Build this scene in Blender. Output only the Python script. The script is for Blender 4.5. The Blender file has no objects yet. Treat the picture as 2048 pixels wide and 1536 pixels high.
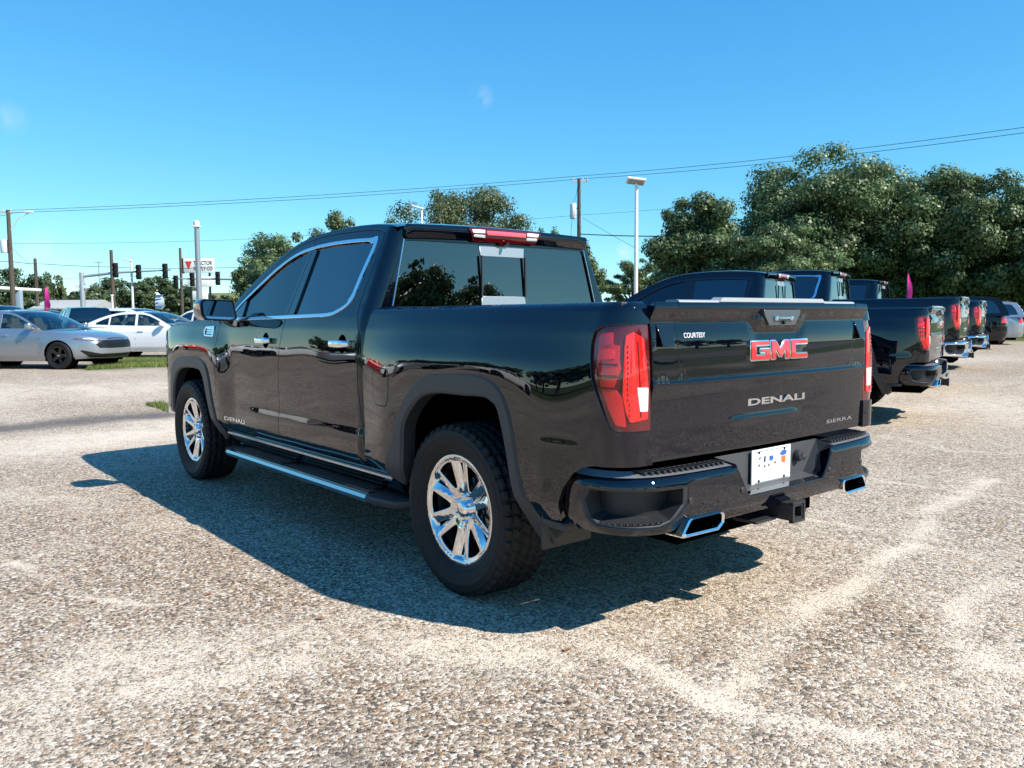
import bpy, bmesh, math, random
import numpy as np
from mathutils import Vector, Matrix
from mathutils.geometry import delaunay_2d_cdt
R_ = math.radians
random.seed(7); rng = np.random.default_rng(7)
scene = bpy.context.scene
COL = scene.collection

# ------------------------------------------------------------------ camera
CAM = np.array([-3.148, 3.236, 1.332]); YAW, PIT, ROL, FPX = -0.68904, -0.08207, -0.00651, 1641.3
_f = np.array([math.cos(PIT)*math.cos(YAW), math.cos(PIT)*math.sin(YAW), math.sin(PIT)])
_r = np.array([math.sin(YAW), -math.cos(YAW), 0.]); _u = np.cross(_r, _f)
_r2 = _r*math.cos(ROL)+_u*math.sin(ROL); _u2 = -_r*math.sin(ROL)+_u*math.cos(ROL)
cam = bpy.data.cameras.new('camera'); camo = bpy.data.objects.new('camera', cam); COL.objects.link(camo)
cam.sensor_width = 36; cam.lens = FPX/2048*36; cam.clip_end = 3000; cam.clip_start = .05
camo.matrix_world = Matrix((( _r2[0], _u2[0], -_f[0], CAM[0]), (_r2[1], _u2[1], -_f[1], CAM[1]), (_r2[2], _u2[2], -_f[2], CAM[2]), (0, 0, 0, 1)))
scene.camera = camo

# ------------------------------------------------------------------ sky, sun, exposure
SUN = Vector((-1.0, -.39, 1.0)).normalized()            # towards the sun
world = bpy.data.worlds.new('World'); scene.world = world; world.use_nodes = True
nt = world.node_tree; nt.nodes.clear()
sky = nt.nodes.new('ShaderNodeTexSky'); sky.sky_type = 'NISHITA'; sky.sun_disc = False
sky.sun_elevation = math.asin(SUN.z); sky.sun_rotation = math.atan2(SUN.x, SUN.y)
sky.air_density = .7; sky.dust_density = 0; sky.ozone_density = 4.5; sky.altitude = 0
sp_ = nt.nodes.new('ShaderNodeSeparateColor'); cb_ = nt.nodes.new('ShaderNodeCombineColor')
nt.links.new(sky.outputs[0], sp_.inputs[0])
for i_, (g_, a_) in enumerate(((1.2, .95), (.76, .95), (.42, .82))):      # clear, deep subtropical blue over the whole dome
    p_ = nt.nodes.new('ShaderNodeMath'); p_.operation = 'POWER'; p_.inputs[1].default_value = g_
    m_ = nt.nodes.new('ShaderNodeMath'); m_.operation = 'MULTIPLY'; m_.inputs[1].default_value = a_*10**(1-g_)
    nt.links.new(sp_.outputs[i_], p_.inputs[0]); nt.links.new(p_.outputs[0], m_.inputs[0]); nt.links.new(m_.outputs[0], cb_.inputs[i_])
bg = nt.nodes.new('ShaderNodeBackground'); bg.inputs['Strength'].default_value = .10
wo = nt.nodes.new('ShaderNodeOutputWorld')
# a few faint wisps of cloud
tcw = nt.nodes.new('ShaderNodeTexCoord'); nzw = nt.nodes.new('ShaderNodeTexNoise'); nzw.inputs['Scale'].default_value = 26; nzw.inputs['Detail'].default_value = 6; nzw.inputs['Distortion'].default_value = .6
nt.links.new(tcw.outputs['Generated'], nzw.inputs['Vector']); col_ = cb_.outputs[0]
for (u_, v_, sz_, k_) in ((962, 195, .018, .42), (22, 235, .022, .28), (70, 505, .04, .3), (1250, 505, .018, .7)):
    d_ = Vector(_f+_r2*(u_-1024)/FPX+_u2*(768-v_)/FPX).normalized()
    vd = nt.nodes.new('ShaderNodeVectorMath'); vd.operation = 'DISTANCE'; nt.links.new(tcw.outputs['Generated'], vd.inputs[0]); vd.inputs[1].default_value = d_
    mr_ = nt.nodes.new('ShaderNodeMapRange'); mr_.interpolation_type = 'SMOOTHSTEP'; mr_.inputs[1].default_value = sz_; mr_.inputs[2].default_value = 0; nt.links.new(vd.outputs['Value'], mr_.inputs[0])
    mn_ = nt.nodes.new('ShaderNodeMapRange'); mn_.inputs[1].default_value = .45; mn_.inputs[2].default_value = .75; nt.links.new(nzw.outputs[0], mn_.inputs[0])
    ml_ = nt.nodes.new('ShaderNodeMath'); ml_.operation = 'MULTIPLY'; nt.links.new(mr_.outputs[0], ml_.inputs[0]); nt.links.new(mn_.outputs[0], ml_.inputs[1])
    mk_ = nt.nodes.new('ShaderNodeMath'); mk_.operation = 'MULTIPLY'; mk_.inputs[1].default_value = k_; nt.links.new(ml_.outputs[0], mk_.inputs[0])
    mx_ = nt.nodes.new('ShaderNodeMix'); mx_.data_type = 'RGBA'; nt.links.new(mk_.outputs[0], mx_.inputs[0]); nt.links.new(col_, mx_.inputs[6]); mx_.inputs[7].default_value = (5.6, 6.2, 6.8, 1); col_ = mx_.outputs[2]
nt.links.new(col_, bg.inputs[0]); nt.links.new(bg.outputs[0], wo.inputs[0])
sl = bpy.data.lights.new('sun', 'SUN'); sl.energy = 4.6; sl.angle = R_(.5); sl.color = (1, .94, .84)
so = bpy.data.objects.new('sun', sl); COL.objects.link(so); so.rotation_euler = SUN.to_track_quat('Z', 'Y').to_euler(); so.location = (0, 0, 30)
vs = scene.view_settings; vs.view_transform = 'Standard'; vs.look = 'None'; vs.exposure = .76; vs.gamma = 1; vs.use_curve_mapping = False
scene.cycles.max_bounces = 8; scene.cycles.transparent_max_bounces = 24
scene.cycles.caustics_reflective = False; scene.cycles.caustics_refractive = False
scene.cycles.sample_clamp_indirect = 4

# ------------------------------------------------------------------ helpers: tags
def tag(o, label=None, cat=None, group=None, kind=None):
    if label: o['label'] = label
    if cat: o['category'] = cat
    if group: o['group'] = group
    if kind: o['kind'] = kind
    return o
def empty(name, loc=(0, 0, 0), rz=0., sc=1.):
    o = bpy.data.objects.new(name, None); COL.objects.link(o); o.location = loc; o.rotation_euler = (0, 0, rz); o.scale = (sc,)*3
    o.empty_display_size = .2
    return o
def copy_tree(o, parent=None):
    kids = [c for c in o.children]
    c = o.copy(); COL.objects.link(c); c.parent = parent
    for k in o.keys(): c[k] = o[k]
    for ch in kids: copy_tree(ch, c)
    return c
def ray(u, v):
    return _f + _r2*(u-1024)/FPX + _u2*(768-v)/FPX
def gz(x, y):
    "height of the lot: it rises a hand's width away from the truck"
    d = (np.asarray(x)-CAM[0])*.77 + (np.asarray(y)-CAM[1])*-.64
    t = np.clip((d-8.5)/9., 0, 1); return .13*t*t*(3-2*t)
def on_ground(u, v):
    d = ray(u, v); z = 0.
    for _ in range(30):
        t = (z-CAM[2])/d[2]; p = CAM+d*t; z = .5*z+.5*float(gz(p[0], p[1]))
    return p
def at(u, v, D):
    return CAM+ray(u, v)*D

# ------------------------------------------------------------------ helpers: materials
MATS = {}
def nodes_of(m):
    m.use_nodes = True; n = m.node_tree; return n, n.nodes['Principled BSDF']
def mat(name, col, rough=.5, metal=0., coat=0., coat_rough=.03, spec=.5, noise=0., nscale=40., bump=0., bscale=200., ior=1.5, coat_ior=1.5, trans=0., emis=None, estr=0.):
    if name in MATS: return MATS[name]
    m = bpy.data.materials.new(name); n, b = nodes_of(m)
    b.inputs['Base Color'].default_value = (*col, 1); b.inputs['Roughness'].default_value = rough; b.inputs['Metallic'].default_value = metal
    b.inputs['Coat Weight'].default_value = coat; b.inputs['Coat Roughness'].default_value = coat_rough; b.inputs['Coat IOR'].default_value = coat_ior
    b.inputs['IOR'].default_value = ior; b.inputs['Specular IOR Level'].default_value = spec; b.inputs['Transmission Weight'].default_value = trans
    if emis: b.inputs['Emission Color'].default_value = (*emis, 1); b.inputs['Emission Strength'].default_value = estr
    tc = n.nodes.new('ShaderNodeTexCoord')
    if noise:
        t = n.nodes.new('ShaderNodeTexNoise'); t.inputs['Scale'].default_value = nscale; t.inputs['Detail'].default_value = 5
        n.links.new(tc.outputs['Object'], t.inputs['Vector'])
        mr = n.nodes.new('ShaderNodeMapRange'); mr.inputs['To Min'].default_value = 1-noise; mr.inputs['To Max'].default_value = 1+noise
        n.links.new(t.outputs['Fac'], mr.inputs['Value'])
        mx = n.nodes.new('ShaderNodeMix'); mx.data_type = 'RGBA'; mx.blend_type = 'MULTIPLY'; mx.inputs[0].default_value = 1
        mx.inputs[6].default_value = (*col, 1); n.links.new(mr.outputs[0], mx.inputs[7]); n.links.new(mx.outputs[2], b.inputs['Base Color'])
    if bump:
        t2 = n.nodes.new('ShaderNodeTexNoise'); t2.inputs['Scale'].default_value = bscale; t2.inputs['Detail'].default_value = 3
        n.links.new(tc.outputs['Object'], t2.inputs['Vector'])
        bp = n.nodes.new('ShaderNodeBump'); bp.inputs['Strength'].default_value = bump; bp.inputs['Distance'].default_value = .01
        n.links.new(t2.outputs['Fac'], bp.inputs['Height']); n.links.new(bp.outputs[0], b.inputs['Normal'])
    MATS[name] = m; return m
def glass_mat(name, tint, ior=1.55, rough=.0, add=.035):
    if name in MATS: return MATS[name]
    m = bpy.data.materials.new(name); m.use_nodes = True; n = m.node_tree; n.nodes.clear()
    tr = n.nodes.new('ShaderNodeBsdfTransparent'); tr.inputs[0].default_value = (*tint, 1)
    gl = n.nodes.new('ShaderNodeBsdfGlossy'); gl.inputs['Roughness'].default_value = rough; gl.inputs[0].default_value = (.95, .97, 1, 1)
    fr = n.nodes.new('ShaderNodeFresnel'); fr.inputs[0].default_value = ior
    geo = n.nodes.new('ShaderNodeNewGeometry')
    mx = n.nodes.new('ShaderNodeMixShader'); out = n.nodes.new('ShaderNodeOutputMaterial')
    ad = n.nodes.new('ShaderNodeMath'); ad.operation = 'ADD'; ad.use_clamp = True; ad.inputs[1].default_value = add
    inv = n.nodes.new('ShaderNodeMath'); inv.operation = 'SUBTRACT'; inv.inputs[0].default_value = 1
    mu = n.nodes.new('ShaderNodeMath'); mu.operation = 'MULTIPLY'
    n.links.new(fr.outputs[0], ad.inputs[0]); n.links.new(geo.outputs['Backfacing'], inv.inputs[1])
    n.links.new(ad.outputs[0], mu.inputs[0]); n.links.new(inv.outputs[0], mu.inputs[1])
    n.links.new(mu.outputs[0], mx.inputs[0]); n.links.new(tr.outputs[0], mx.inputs[1]); n.links.new(gl.outputs[0], mx.inputs[2]); n.links.new(mx.outputs[0], out.inputs[0])
    MATS[name] = m; return m

# ------------------------------------------------------------------ helpers: meshes
def link(name, me, parent=None, loc=None):
    o = bpy.data.objects.new(name, me); COL.objects.link(o); o.parent = parent
    if loc is not None: o.location = loc
    return o
class MB:
    "collects boxes, tubes, lathes and raw faces into one mesh"
    def __init__(s): s.V = []; s.F = []
    def raw(s, V, F):
        k = len(s.V); s.V += [tuple(map(float, v)) for v in V]; s.F += [tuple(i+k for i in f) for f in F]; return s
    def box(s, x0, x1, y0, y1, z0, z1, bev=0., M=None):
        b = bev
        if b <= 0:
            V = [(x, y, z) for z in (z0, z1) for y in (y0, y1) for x in (x0, x1)]
            F = [(0, 2, 3, 1), (4, 5, 7, 6), (0, 1, 5, 4), (2, 6, 7, 3), (0, 4, 6, 2), (1, 3, 7, 5)]
        else:
            bm = bmesh.new(); bmesh.ops.create_cube(bm, size=1)
            for v in bm.verts: v.co = Vector(((x0+x1)/2+v.co.x*(x1-x0), (y0+y1)/2+v.co.y*(y1-y0), (z0+z1)/2+v.co.z*(z1-z0)))
            bmesh.ops.bevel(bm, geom=bm.edges[:], offset=b, segments=2, affect='EDGES', profile=.5)
            bm.verts.index_update(); V = [v.co.copy() for v in bm.verts]; F = [tuple(v.index for v in f.verts) for f in bm.faces]; bm.free()
        if M is not None: V = [M @ Vector(v) for v in V]
        return s.raw(V, F)
    def tube(s, pts, r, n=10, cap=True):
        pts = [Vector(p) for p in pts]; k = len(pts); rr = r if hasattr(r, '__len__') else [r]*k
        V = []; F = []; up = Vector((0, 0, 1)); prev = None
        for i, p in enumerate(pts):
            t = (pts[min(i+1, k-1)]-pts[max(i-1, 0)]).normalized()
            a = prev - t*prev.dot(t) if prev is not None else t.cross(up if abs(t.z) < .95 else Vector((1, 0, 0)))
            a.normalize(); prev = a; b = t.cross(a)
            for j in range(n):
                w = 2*math.pi*j/n; V.append(p+a*(rr[i]*math.cos(w))+b*(rr[i]*math.sin(w)))
        for i in range(k-1):
            for j in range(n):
                F.append((i*n+j, i*n+(j+1) % n, (i+1)*n+(j+1) % n, (i+1)*n+j))
        if cap: F.append(tuple(range(n))[::-1]); F.append(tuple((k-1)*n+j for j in range(n)))
        return s.raw(V, F)
    def lathe(s, prof, n=32, axis='y', c=(0, 0, 0), closed=False):
        V = []; F = []; m = len(prof)
        for j in range(n):
            w = 2*math.pi*j/n
            for (a, r) in prof:
                if axis == 'y': V.append((c[0]+r*math.cos(w), c[1]+a, c[2]+r*math.sin(w)))
                elif axis == 'x': V.append((c[0]+a, c[1]+r*math.cos(w), c[2]+r*math.sin(w)))
                else: V.append((c[0]+r*math.cos(w), c[1]+r*math.sin(w), c[2]+a))
        for j in range(n):
            k = (j+1) % n
            for i in range(m-1): F.append((j*m+i, j*m+i+1, k*m+i+1, k*m+i))
        return s.raw(V, F)
    def loft(s, rings, closed=True, cap=True):
        n = len(rings[0]); V = [p for r in rings for p in r]; F = []
        for i in range(len(rings)-1):
            for j in range(n if closed else n-1):
                F.append((i*n+j, i*n+(j+1) % n, (i+1)*n+(j+1) % n, (i+1)*n+j))
        if cap: F.append(tuple(range(n))[::-1]); F.append(tuple((len(rings)-1)*n+j for j in range(n)))
        return s.raw(V, F)
    def prism(s, poly, y0, y1, axis='y'):
        "extrude a 2-D outline; axis is the direction of extrusion"
        f = {'y': lambda a, b, d: (a, d, b), 'x': lambda a, b, d: (d, a, b), 'z': lambda a, b, d: (a, b, d)}[axis]
        return s.loft([[f(a, b, y0) for a, b in poly], [f(a, b, y1) for a, b in poly]])
    def build(s, name, m, parent=None, smooth=35., loc=None, mirror=False):
        V = [(x, -y, z) for x, y, z in s.V] if mirror else s.V
        me = bpy.data.meshes.new(name); me.from_pydata(V, [], s.F)
        bm = bmesh.new(); bm.from_mesh(me); bmesh.ops.recalc_face_normals(bm, faces=bm.faces[:]); bm.to_mesh(me); bm.free()
        if smooth:
            me.polygons.foreach_set('use_smooth', [True]*len(me.polygons)); me.set_sharp_from_angle(angle=R_(smooth))
        if m: me.materials.append(m)
        return link(name, me, parent, loc)
def inside(P, poly):
    x, y = P[:, 0], P[:, 1]; r = np.zeros(len(P), bool); q = np.asarray(poly, float); j = len(q)-1
    for i in range(len(q)):
        (xi, yi), (xj, yj) = q[i], q[j]
        if yi != yj:
            c = ((yi > y) != (yj > y)) & (x < (xj-xi)*(y-yi)/(yj-yi)+xi); r ^= c
        j = i
    return r
def pdist(P, poly, closed=True):
    q = np.asarray(poly, float); n = len(q); best = np.full(len(P), 1e9)
    for i in range(n if closed else n-1):
        a, b = q[i], q[(i+1) % n]; d = b-a; L = d@d
        t = np.clip(((P-a)@d)/(L if L > 0 else 1), 0, 1)
        best = np.minimum(best, np.hypot(*(P-a-t[:, None]*d).T))
    return best
def dense(poly, h, rounding=0.):
    q = np.asarray(poly, float); out = []
    for i in range(len(q)):
        a, b = q[i], q[(i+1) % len(q)]; k = max(1, int(math.ceil(np.hypot(*(b-a))/h)))
        out += [a+(b-a)*t/k for t in range(k)]
    return np.array(out)
def roundpoly(poly, r, n=5):
    "round the corners of a closed outline; r a number or one per corner"
    q = np.asarray(poly, float); out = []; N = len(q)
    for i in range(N):
        a, b, c = q[i-1], q[i], q[(i+1) % N]; ri = r[i] if hasattr(r, '__len__') else r
        if ri <= 0: out.append(b); continue
        u, v = a-b, c-b; lu, lv = np.hypot(*u), np.hypot(*v); u /= lu; v /= lv
        ang = math.acos(np.clip(u@v, -1, 1)); t = min(ri/max(math.tan(ang/2), 1e-3), lu*.48, lv*.48)
        p0, p1 = b+u*t, b+v*t
        for k in range(n+1):
            s = k/n; out.append((1-s)**2*p0+2*s*(1-s)*b+s*s*p1)
    return np.array(out)
def pspline(pts, n=6, closed=False):
    P = np.asarray(pts, float)
    Q = np.vstack([P[-1], P, P[0], P[1]]) if closed else np.vstack([2*P[0]-P[1], P, 2*P[-1]-P[-2]])
    out = []
    for i in range(1, len(Q)-2):
        t = np.linspace(0, 1, n, endpoint=False)[:, None]; a, b, c, d = Q[i-1], Q[i], Q[i+1], Q[i+2]
        out.append(.5*((2*b)+(-a+c)*t+(2*a-5*b+4*c-d)*t*t+(-a+3*b-3*c+d)*t**3))
    if not closed: out.append(Q[-2][None])
    return np.vstack(out)
def area2(q): return .5*np.sum(q[:, 0]*np.roll(q[:, 1], -1)-q[:, 1]*np.roll(q[:, 0], -1))
class Panel:
    "a sheet cut to an outline in (u,v), laid on a smooth surface fmap(u,v) and given turned-in edges"
    def __init__(s, poly, fmap, out, h=.05, holes=(), depth=.02, e=.002, hdepth=None, hb=None, extra=None):
        hb = hb or h
        loops = [dense(poly, hb)]+[dense(q, hb) for q in holes]
        loops = [q if area2(q) > 0 else q[::-1] for q in loops]
        pts = []; edges = []
        for q in loops:
            k = len(pts); pts += list(q); edges += [(k+i, k+(i+1) % len(q)) for i in range(len(q))]
        allp = np.array(loops[0]); lo, hi = allp.min(0), allp.max(0)
        gx = np.arange(lo[0]+h/2, hi[0], h); gy = np.arange(lo[1]+h/2, hi[1], h)
        G = np.array([(a+(h/2 if i % 2 else 0), b) for i, b in enumerate(gy) for a in gx]) if len(gx) and len(gy) else np.zeros((0, 2))
        if len(G):
            ok = inside(G, loops[0])
            for q in loops[1:]: ok &= ~inside(G, q)
            G = G[ok]
            for q in loops:
                if len(G): G = G[pdist(G, q) > h*.45]
        if extra is not None:
            X_ = np.asarray(extra, float); ok = inside(X_, loops[0])
            for q in loops[1:]: ok &= ~inside(X_, q)
            X_ = X_[ok]
            for q in loops: X_ = X_[pdist(X_, q) > .003]
            G = np.vstack([G, X_]) if len(G) else X_
        pts += list(G)
        vv, ee, ff, *_ = delaunay_2d_cdt([Vector((float(p[0]), float(p[1]))) for p in pts], edges, [], 0, 1e-6)
        P = np.array([(v[0], v[1]) for v in vv]); F = np.array([f for f in ff])
        cen = P[F].mean(1); ok = inside(cen, loops[0])
        for q in loops[1:]: ok &= ~inside(cen, q)
        F = F[ok]
        d = 5e-4
        def nrm(p):
            a = fmap(p[:, 0]+d, p[:, 1])-fmap(p[:, 0]-d, p[:, 1]); b = fmap(p[:, 0], p[:, 1]+d)-fmap(p[:, 0], p[:, 1]-d)
            n = np.cross(a, b); return n/np.maximum(np.linalg.norm(n, axis=1, keepdims=True), 1e-12)
        N = nrm(P); sg = np.sign((N@np.array(out, float)).sum()) or 1.; N = N*sg
        X = fmap(P[:, 0], P[:, 1])
        s.V = [X]; s.N = [N]; s.F = [tuple(f) for f in F]; base = len(X)
        for li, q in enumerate(loops):
            dp = depth if li == 0 else (hdepth if hdepth is not None else depth)
            if dp <= 0: continue
            a, b = np.roll(q, 1, 0), np.roll(q, -1, 0); t = b-a; o = np.stack([t[:, 1], -t[:, 0]], 1)
            o /= np.maximum(np.hypot(o[:, 0], o[:, 1])[:, None], 1e-9)
            if li: o = -o
            n = nrm(q)*sg; p0 = fmap(q[:, 0], q[:, 1]); q1 = q+o*e; p1 = fmap(q1[:, 0], q1[:, 1]); tt = fmap(q[:, 0]+o[:, 0]*1e-3, q[:, 1]+o[:, 1]*1e-3)-p0
            tt /= np.maximum(np.linalg.norm(tt, axis=1, keepdims=True), 1e-12)
            r1 = p1-n*e; r2 = r1-n*dp; nn = n+tt; nn /= np.linalg.norm(nn, axis=1, keepdims=True)
            m = len(q); s.V += [p0, r1, r1, r2]; s.N += [n, nn, tt, tt]
            for i in range(m):
                j = (i+1) % m
                s.F.append((base+i, base+j, base+m+j, base+m+i)); s.F.append((base+2*m+i, base+2*m+j, base+3*m+j, base+3*m+i))
            base += 4*m
        s.V = np.vstack(s.V); s.N = np.vstack(s.N)
        fl = []
        for f in s.F:
            a, b, c = s.V[f[0]], s.V[f[1]], s.V[f[2]]
            g = np.cross(b-a, c-a)
            if g@(s.N[list(f)].sum(0)) < 0: f = f[::-1]
            fl.append(f)
        s.F = fl
    def build(s, name, m, parent=None, mirror=False):
        V, N, F = s.V, s.N, s.F
        if mirror:
            V = V*[1, -1, 1]; N = N*[1, -1, 1]; F = [f[::-1] for f in F]
        me = bpy.data.meshes.new(name); me.from_pydata(V.tolist(), [], [tuple(int(i) for i in f) for f in F])
        me.polygons.foreach_set('use_smooth', [True]*len(me.polygons))
        li = np.zeros(len(me.loops), int); me.loops.foreach_get('vertex_index', li)
        me.normals_split_custom_set(N[li].tolist())
        if m: me.materials.append(m)
        return link(name, me, parent)
def grid_surf(fn, us, vs_, name, m, parent, out=(0, 0, 1), mirror=False):
    "a smooth sheet fn(u,v) over two ranges with exact normals"
    U, V = np.meshgrid(us, vs_, indexing='ij'); u, v = U.ravel(), V.ravel(); d = 1e-4
    X = fn(u, v); n = np.cross(fn(u+d, v)-fn(u-d, v), fn(u, v+d)-fn(u, v-d)); n /= np.maximum(np.linalg.norm(n, axis=1, keepdims=True), 1e-12)
    if (n@np.array(out, float)).sum() < 0: n = -n
    k = len(vs_); F = []
    for i in range(len(us)-1):
        for j in range(k-1):
            f = (i*k+j, (i+1)*k+j, (i+1)*k+j+1, i*k+j+1)
            g = np.cross(X[f[1]]-X[f[0]], X[f[2]]-X[f[0]])
            if np.linalg.norm(g) < 1e-12: g = np.cross(X[f[2]]-X[f[0]], X[f[3]]-X[f[0]])
            F.append(f[::-1] if g@n[f[0]] < 0 else f)
    p = Panel.__new__(Panel); p.V, p.N, p.F = X, n, F
    return p.build(name, m, parent, mirror)
_dg = None
def text_verts(s, bold=0.):
    cu = bpy.data.curves.new('t', 'FONT'); cu.body = s; cu.size = 1; cu.offset = bold; cu.resolution_u = 3; cu.extrude = .0
    o = bpy.data.objects.new('t', cu); COL.objects.link(o); dg = bpy.context.evaluated_depsgraph_get(); dg.update()
    me = bpy.data.meshes.new_from_object(o.evaluated_get(dg))
    V = np.array([v.co[:] for v in me.vertices]); F = [tuple(p.vertices) for p in me.polygons]
    bd = {}
    for f in F:
        for a, b in zip(f, f[1:]+f[:1]): bd[(a, b)] = 1
    E = [(a, b) for (a, b) in bd if (b, a) not in bd]
    bpy.data.objects.remove(o); bpy.data.curves.remove(cu); bpy.data.meshes.remove(me)
    lo, hi = V[:, :2].min(0), V[:, :2].max(0); V = (V[:, :2]-lo)/(hi-lo)
    return V, F, E
def text_on(name, s, fn, m, parent, thick, bold=.0):
    "raised lettering: fn maps unit (a,b) and height d to a point"
    V, F, E = text_verts(s, bold); n = len(V); mb = MB()
    mb.raw([fn(a, b, thick) for a, b in V]+[fn(a, b, 0) for a, b in V], F+[(a, b, b+n, a+n) for a, b in E])
    return mb.build(name, m, parent, smooth=0)
def sstep(a, b, x):
    t = np.clip((np.asarray(x, float)-a)/(b-a), 0, 1); return t*t*(3-2*t)
# ------------------------------------------------------------------ materials of the vehicles
PAINT = mat('black_paint', (.0010, .0017, .0058), .3, 0., 1., .003, 0., coat_ior=1.66)
GLOSS = mat('black_gloss_trim', (.004, .004, .005), .12, 0., .6, .04, coat_ior=1.6)
CHROME = mat('chrome', (.86, .87, .9), .06, 1.)
SATIN = mat('satin_chrome', (.62, .64, .68), .2, 1.)
ALU = mat('machined_aluminium', (.78, .78, .79), .07, 1.)
POCKET = mat('dark_wheel_paint', (.055, .058, .065), .35, .6)
PLAST = mat('black_plastic', (.021, .022, .025), .48, noise=.25, nscale=300, bump=.15, bscale=900)
PLASTG = mat('grey_plastic', (.030, .031, .034), .45, noise=.2, nscale=300, bump=.2, bscale=900)
RUBBER = mat('tyre_rubber', (.012, .0118, .012), .62, spec=.3, noise=.35, nscale=30, bump=.2, bscale=300)
DARK = mat('underbody', (.002, .002, .002), 1., spec=.0)
STEEL = mat('brake_steel', (.3, .29, .28), .35, 1.)
GLASS_P = glass_mat('privacy_glass', (.018, .024, .04), 1.62, add=.09)
GLASS_F = glass_mat('tinted_front_glass', (.07, .10, .15), 1.58, add=.04)
GLASS_C = glass_mat('clear_car_glass', (.52, .62, .6), 1.5)
RED = mat('red_lens', (.50, .008, .012), .12, 0., 1., .02, emis=None)
REDD = mat('dark_red_lens', (.09, .003, .005), .1, 0., 1., .02)
REDB = mat('bright_red_lens', (.76, .012, .012), .15, 0., 1., .02)
WHITEL = mat('white_lens', (.75, .74, .76), .15, 0., 1., .02)
WHITE = mat('white_plate', (.78, .79, .8), .4)
BADGE_RED = mat('badge_red', (.55, .01, .02), .2, 0., 1., .02)
SEAT = mat('seat_leather', (.02, .019, .018), .55)

# ------------------------------------------------------------------ truck surfaces (metres, rear axle at x=0, front +x, left side +y)
def prof(tab):
    z = np.linspace(.2, 2.0, 3601); th = np.interp(z, [t[0] for t in tab], [t[1] for t in tab])
    k = np.hanning(25); k /= k.sum(); th = np.convolve(np.pad(th, 12, mode='edge'), k, 'valid')
    y = -np.cumsum(np.tan(np.radians(th)))*(z[1]-z[0]); y -= np.interp(1.10, z, y); return z, y+1.0
CABT = prof([(.2, -30), (.44, -26), (.50, -24), (.562, -20), (.576, -2.5), (.62, -.9), (.80, -.6), (1.04, -.2), (1.10, 1.), (1.15, 3.4), (1.20, 4.6), (1.262, 5.4), (1.278, 12.5), (1.322, 14.5), (1.348, 22.6), (1.80, 22.6), (1.86, 26), (2, 30)])
BEDT = prof([(.2, -30), (.44, -26), (.50, -24), (.562, -20), (.576, -2.5), (.62, -.9), (.80, -.6), (1.04, -.2), (1.10, 1.), (1.15, 3.4), (1.20, 4.6), (1.262, 5.4), (1.278, 12.5), (1.34, 14.5), (1.352, 18), (1.366, 40), (1.382, 72), (1.39, 80), (2, 80)])
RF_OUT = [(.60, .52), (.50, .66), (.477, .709), (.451, .788), (.386, .886), (.300, .972), (.215, 1.022), (.118, 1.049), (-.069, 1.062), (-.242, 1.064), (-.336, 1.047), (-.404, 1.012), (-.447, .952), (-.484, .858), (-.510, .735), (-.541, .614), (-.583, .551), (-.632, .488)]
RF_IN = [(.45, .45), (.41, .58), (.399, .701), (.388, .79), (.325, .874), (.234, .945), (.148, .974), (.052, .986), (-.143, .988), (-.277, .992), (-.335, .980), (-.391, .945), (-.424, .866), (-.456, .756), (-.487, .619), (-.519, .54), (-.565, .43)]
FF_OUT = [(4.20, .52), (4.17, .647), (4.145, .80), (4.10, .915), (4.02, .978), (3.90, 1.007), (3.72, 1.018), (3.50, 1.020), (3.379, 1.010), (3.29, .980), (3.232, .915), (3.198, .831), (3.167, .72), (3.119, .611), (3.06, .49), (3.03, .44)]
FF_IN = [(4.135, .50), (4.115, .62), (4.075, .76), (3.99, .875), (3.87, .93), (3.72, .948), (3.56, .950), (3.41, .938), (3.335, .892), (3.288, .811), (3.232, .672), (3.167, .536), (3.10, .42)]
RF_OUT = [tuple(p) for p in pspline(RF_OUT, 3)]; RF_IN = [tuple(p) for p in pspline(RF_IN, 3)]; FF_OUT = [tuple(p) for p in pspline(FF_OUT, 3)]; FF_IN = [tuple(p) for p in pspline(FF_IN, 3)]
RFP = np.array(RF_OUT+[(-.632, .2), (.60, .2)]); FFP = np.array(FF_OUT+[(3.03, .2), (4.20, .2)])
def bulge(u, z):
    b = 0
    for cx, ax, hgt, far in ((-.055, .555, .046, .50), (3.64, .56, .030, .38)):
        q = ((np.abs(u-cx)/ax)**3.4+(np.abs(z-.42)/.655)**3.4)**(1/3.4)
        b = b+hgt*(1-sstep(.03, far, (q-1)*.60))
    return b
def side_off(u, z, tab):
    o = np.interp(z, *tab)-1.0
    A = sstep(3.02, 2.35, u)*sstep(.46, .80, u)
    o = o+A*.0098*(1-sstep(.645, .742, z))*sstep(.40, .56, z)
    A2 = sstep(-.60, -.68, u)*sstep(-.92, -.84, u)
    o = o+A2*.0042*(1-sstep(.80, .87, z))
    o = o+bulge(u, z)*(1-sstep(1.12, 1.30, z)*.55)*(1-sstep(1.30, 1.36, z))
    o = o+.0011*np.sin(5.2*u+2.1*z)*np.sin(6.5*z+1.3*u+.4)+.0005*np.sin(11.*u-7*z)
    o = o-.42*np.maximum(0, u-4.22)**2-.02*sstep(3.6, 4.6, u)
    return o
RC = .14
def bedmap(u, z, add=0.):
    u = np.asarray(u, float); z = np.asarray(z, float)
    off = side_off(np.maximum(u, -.95), z, BEDT)+add
    off = off*(1-.35*sstep(-.95, -1.15, u))
    ph = np.clip((-.92-u)/RC, 0, np.pi/2); rest = np.minimum(0, u+.92+RC*np.pi/2)
    x = np.where(u > -.92, u, -.92)-(RC+off)*np.sin(ph); y = 1-RC+(RC+off)*np.cos(ph)+rest
    return np.stack([x, y, z], -1)
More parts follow.
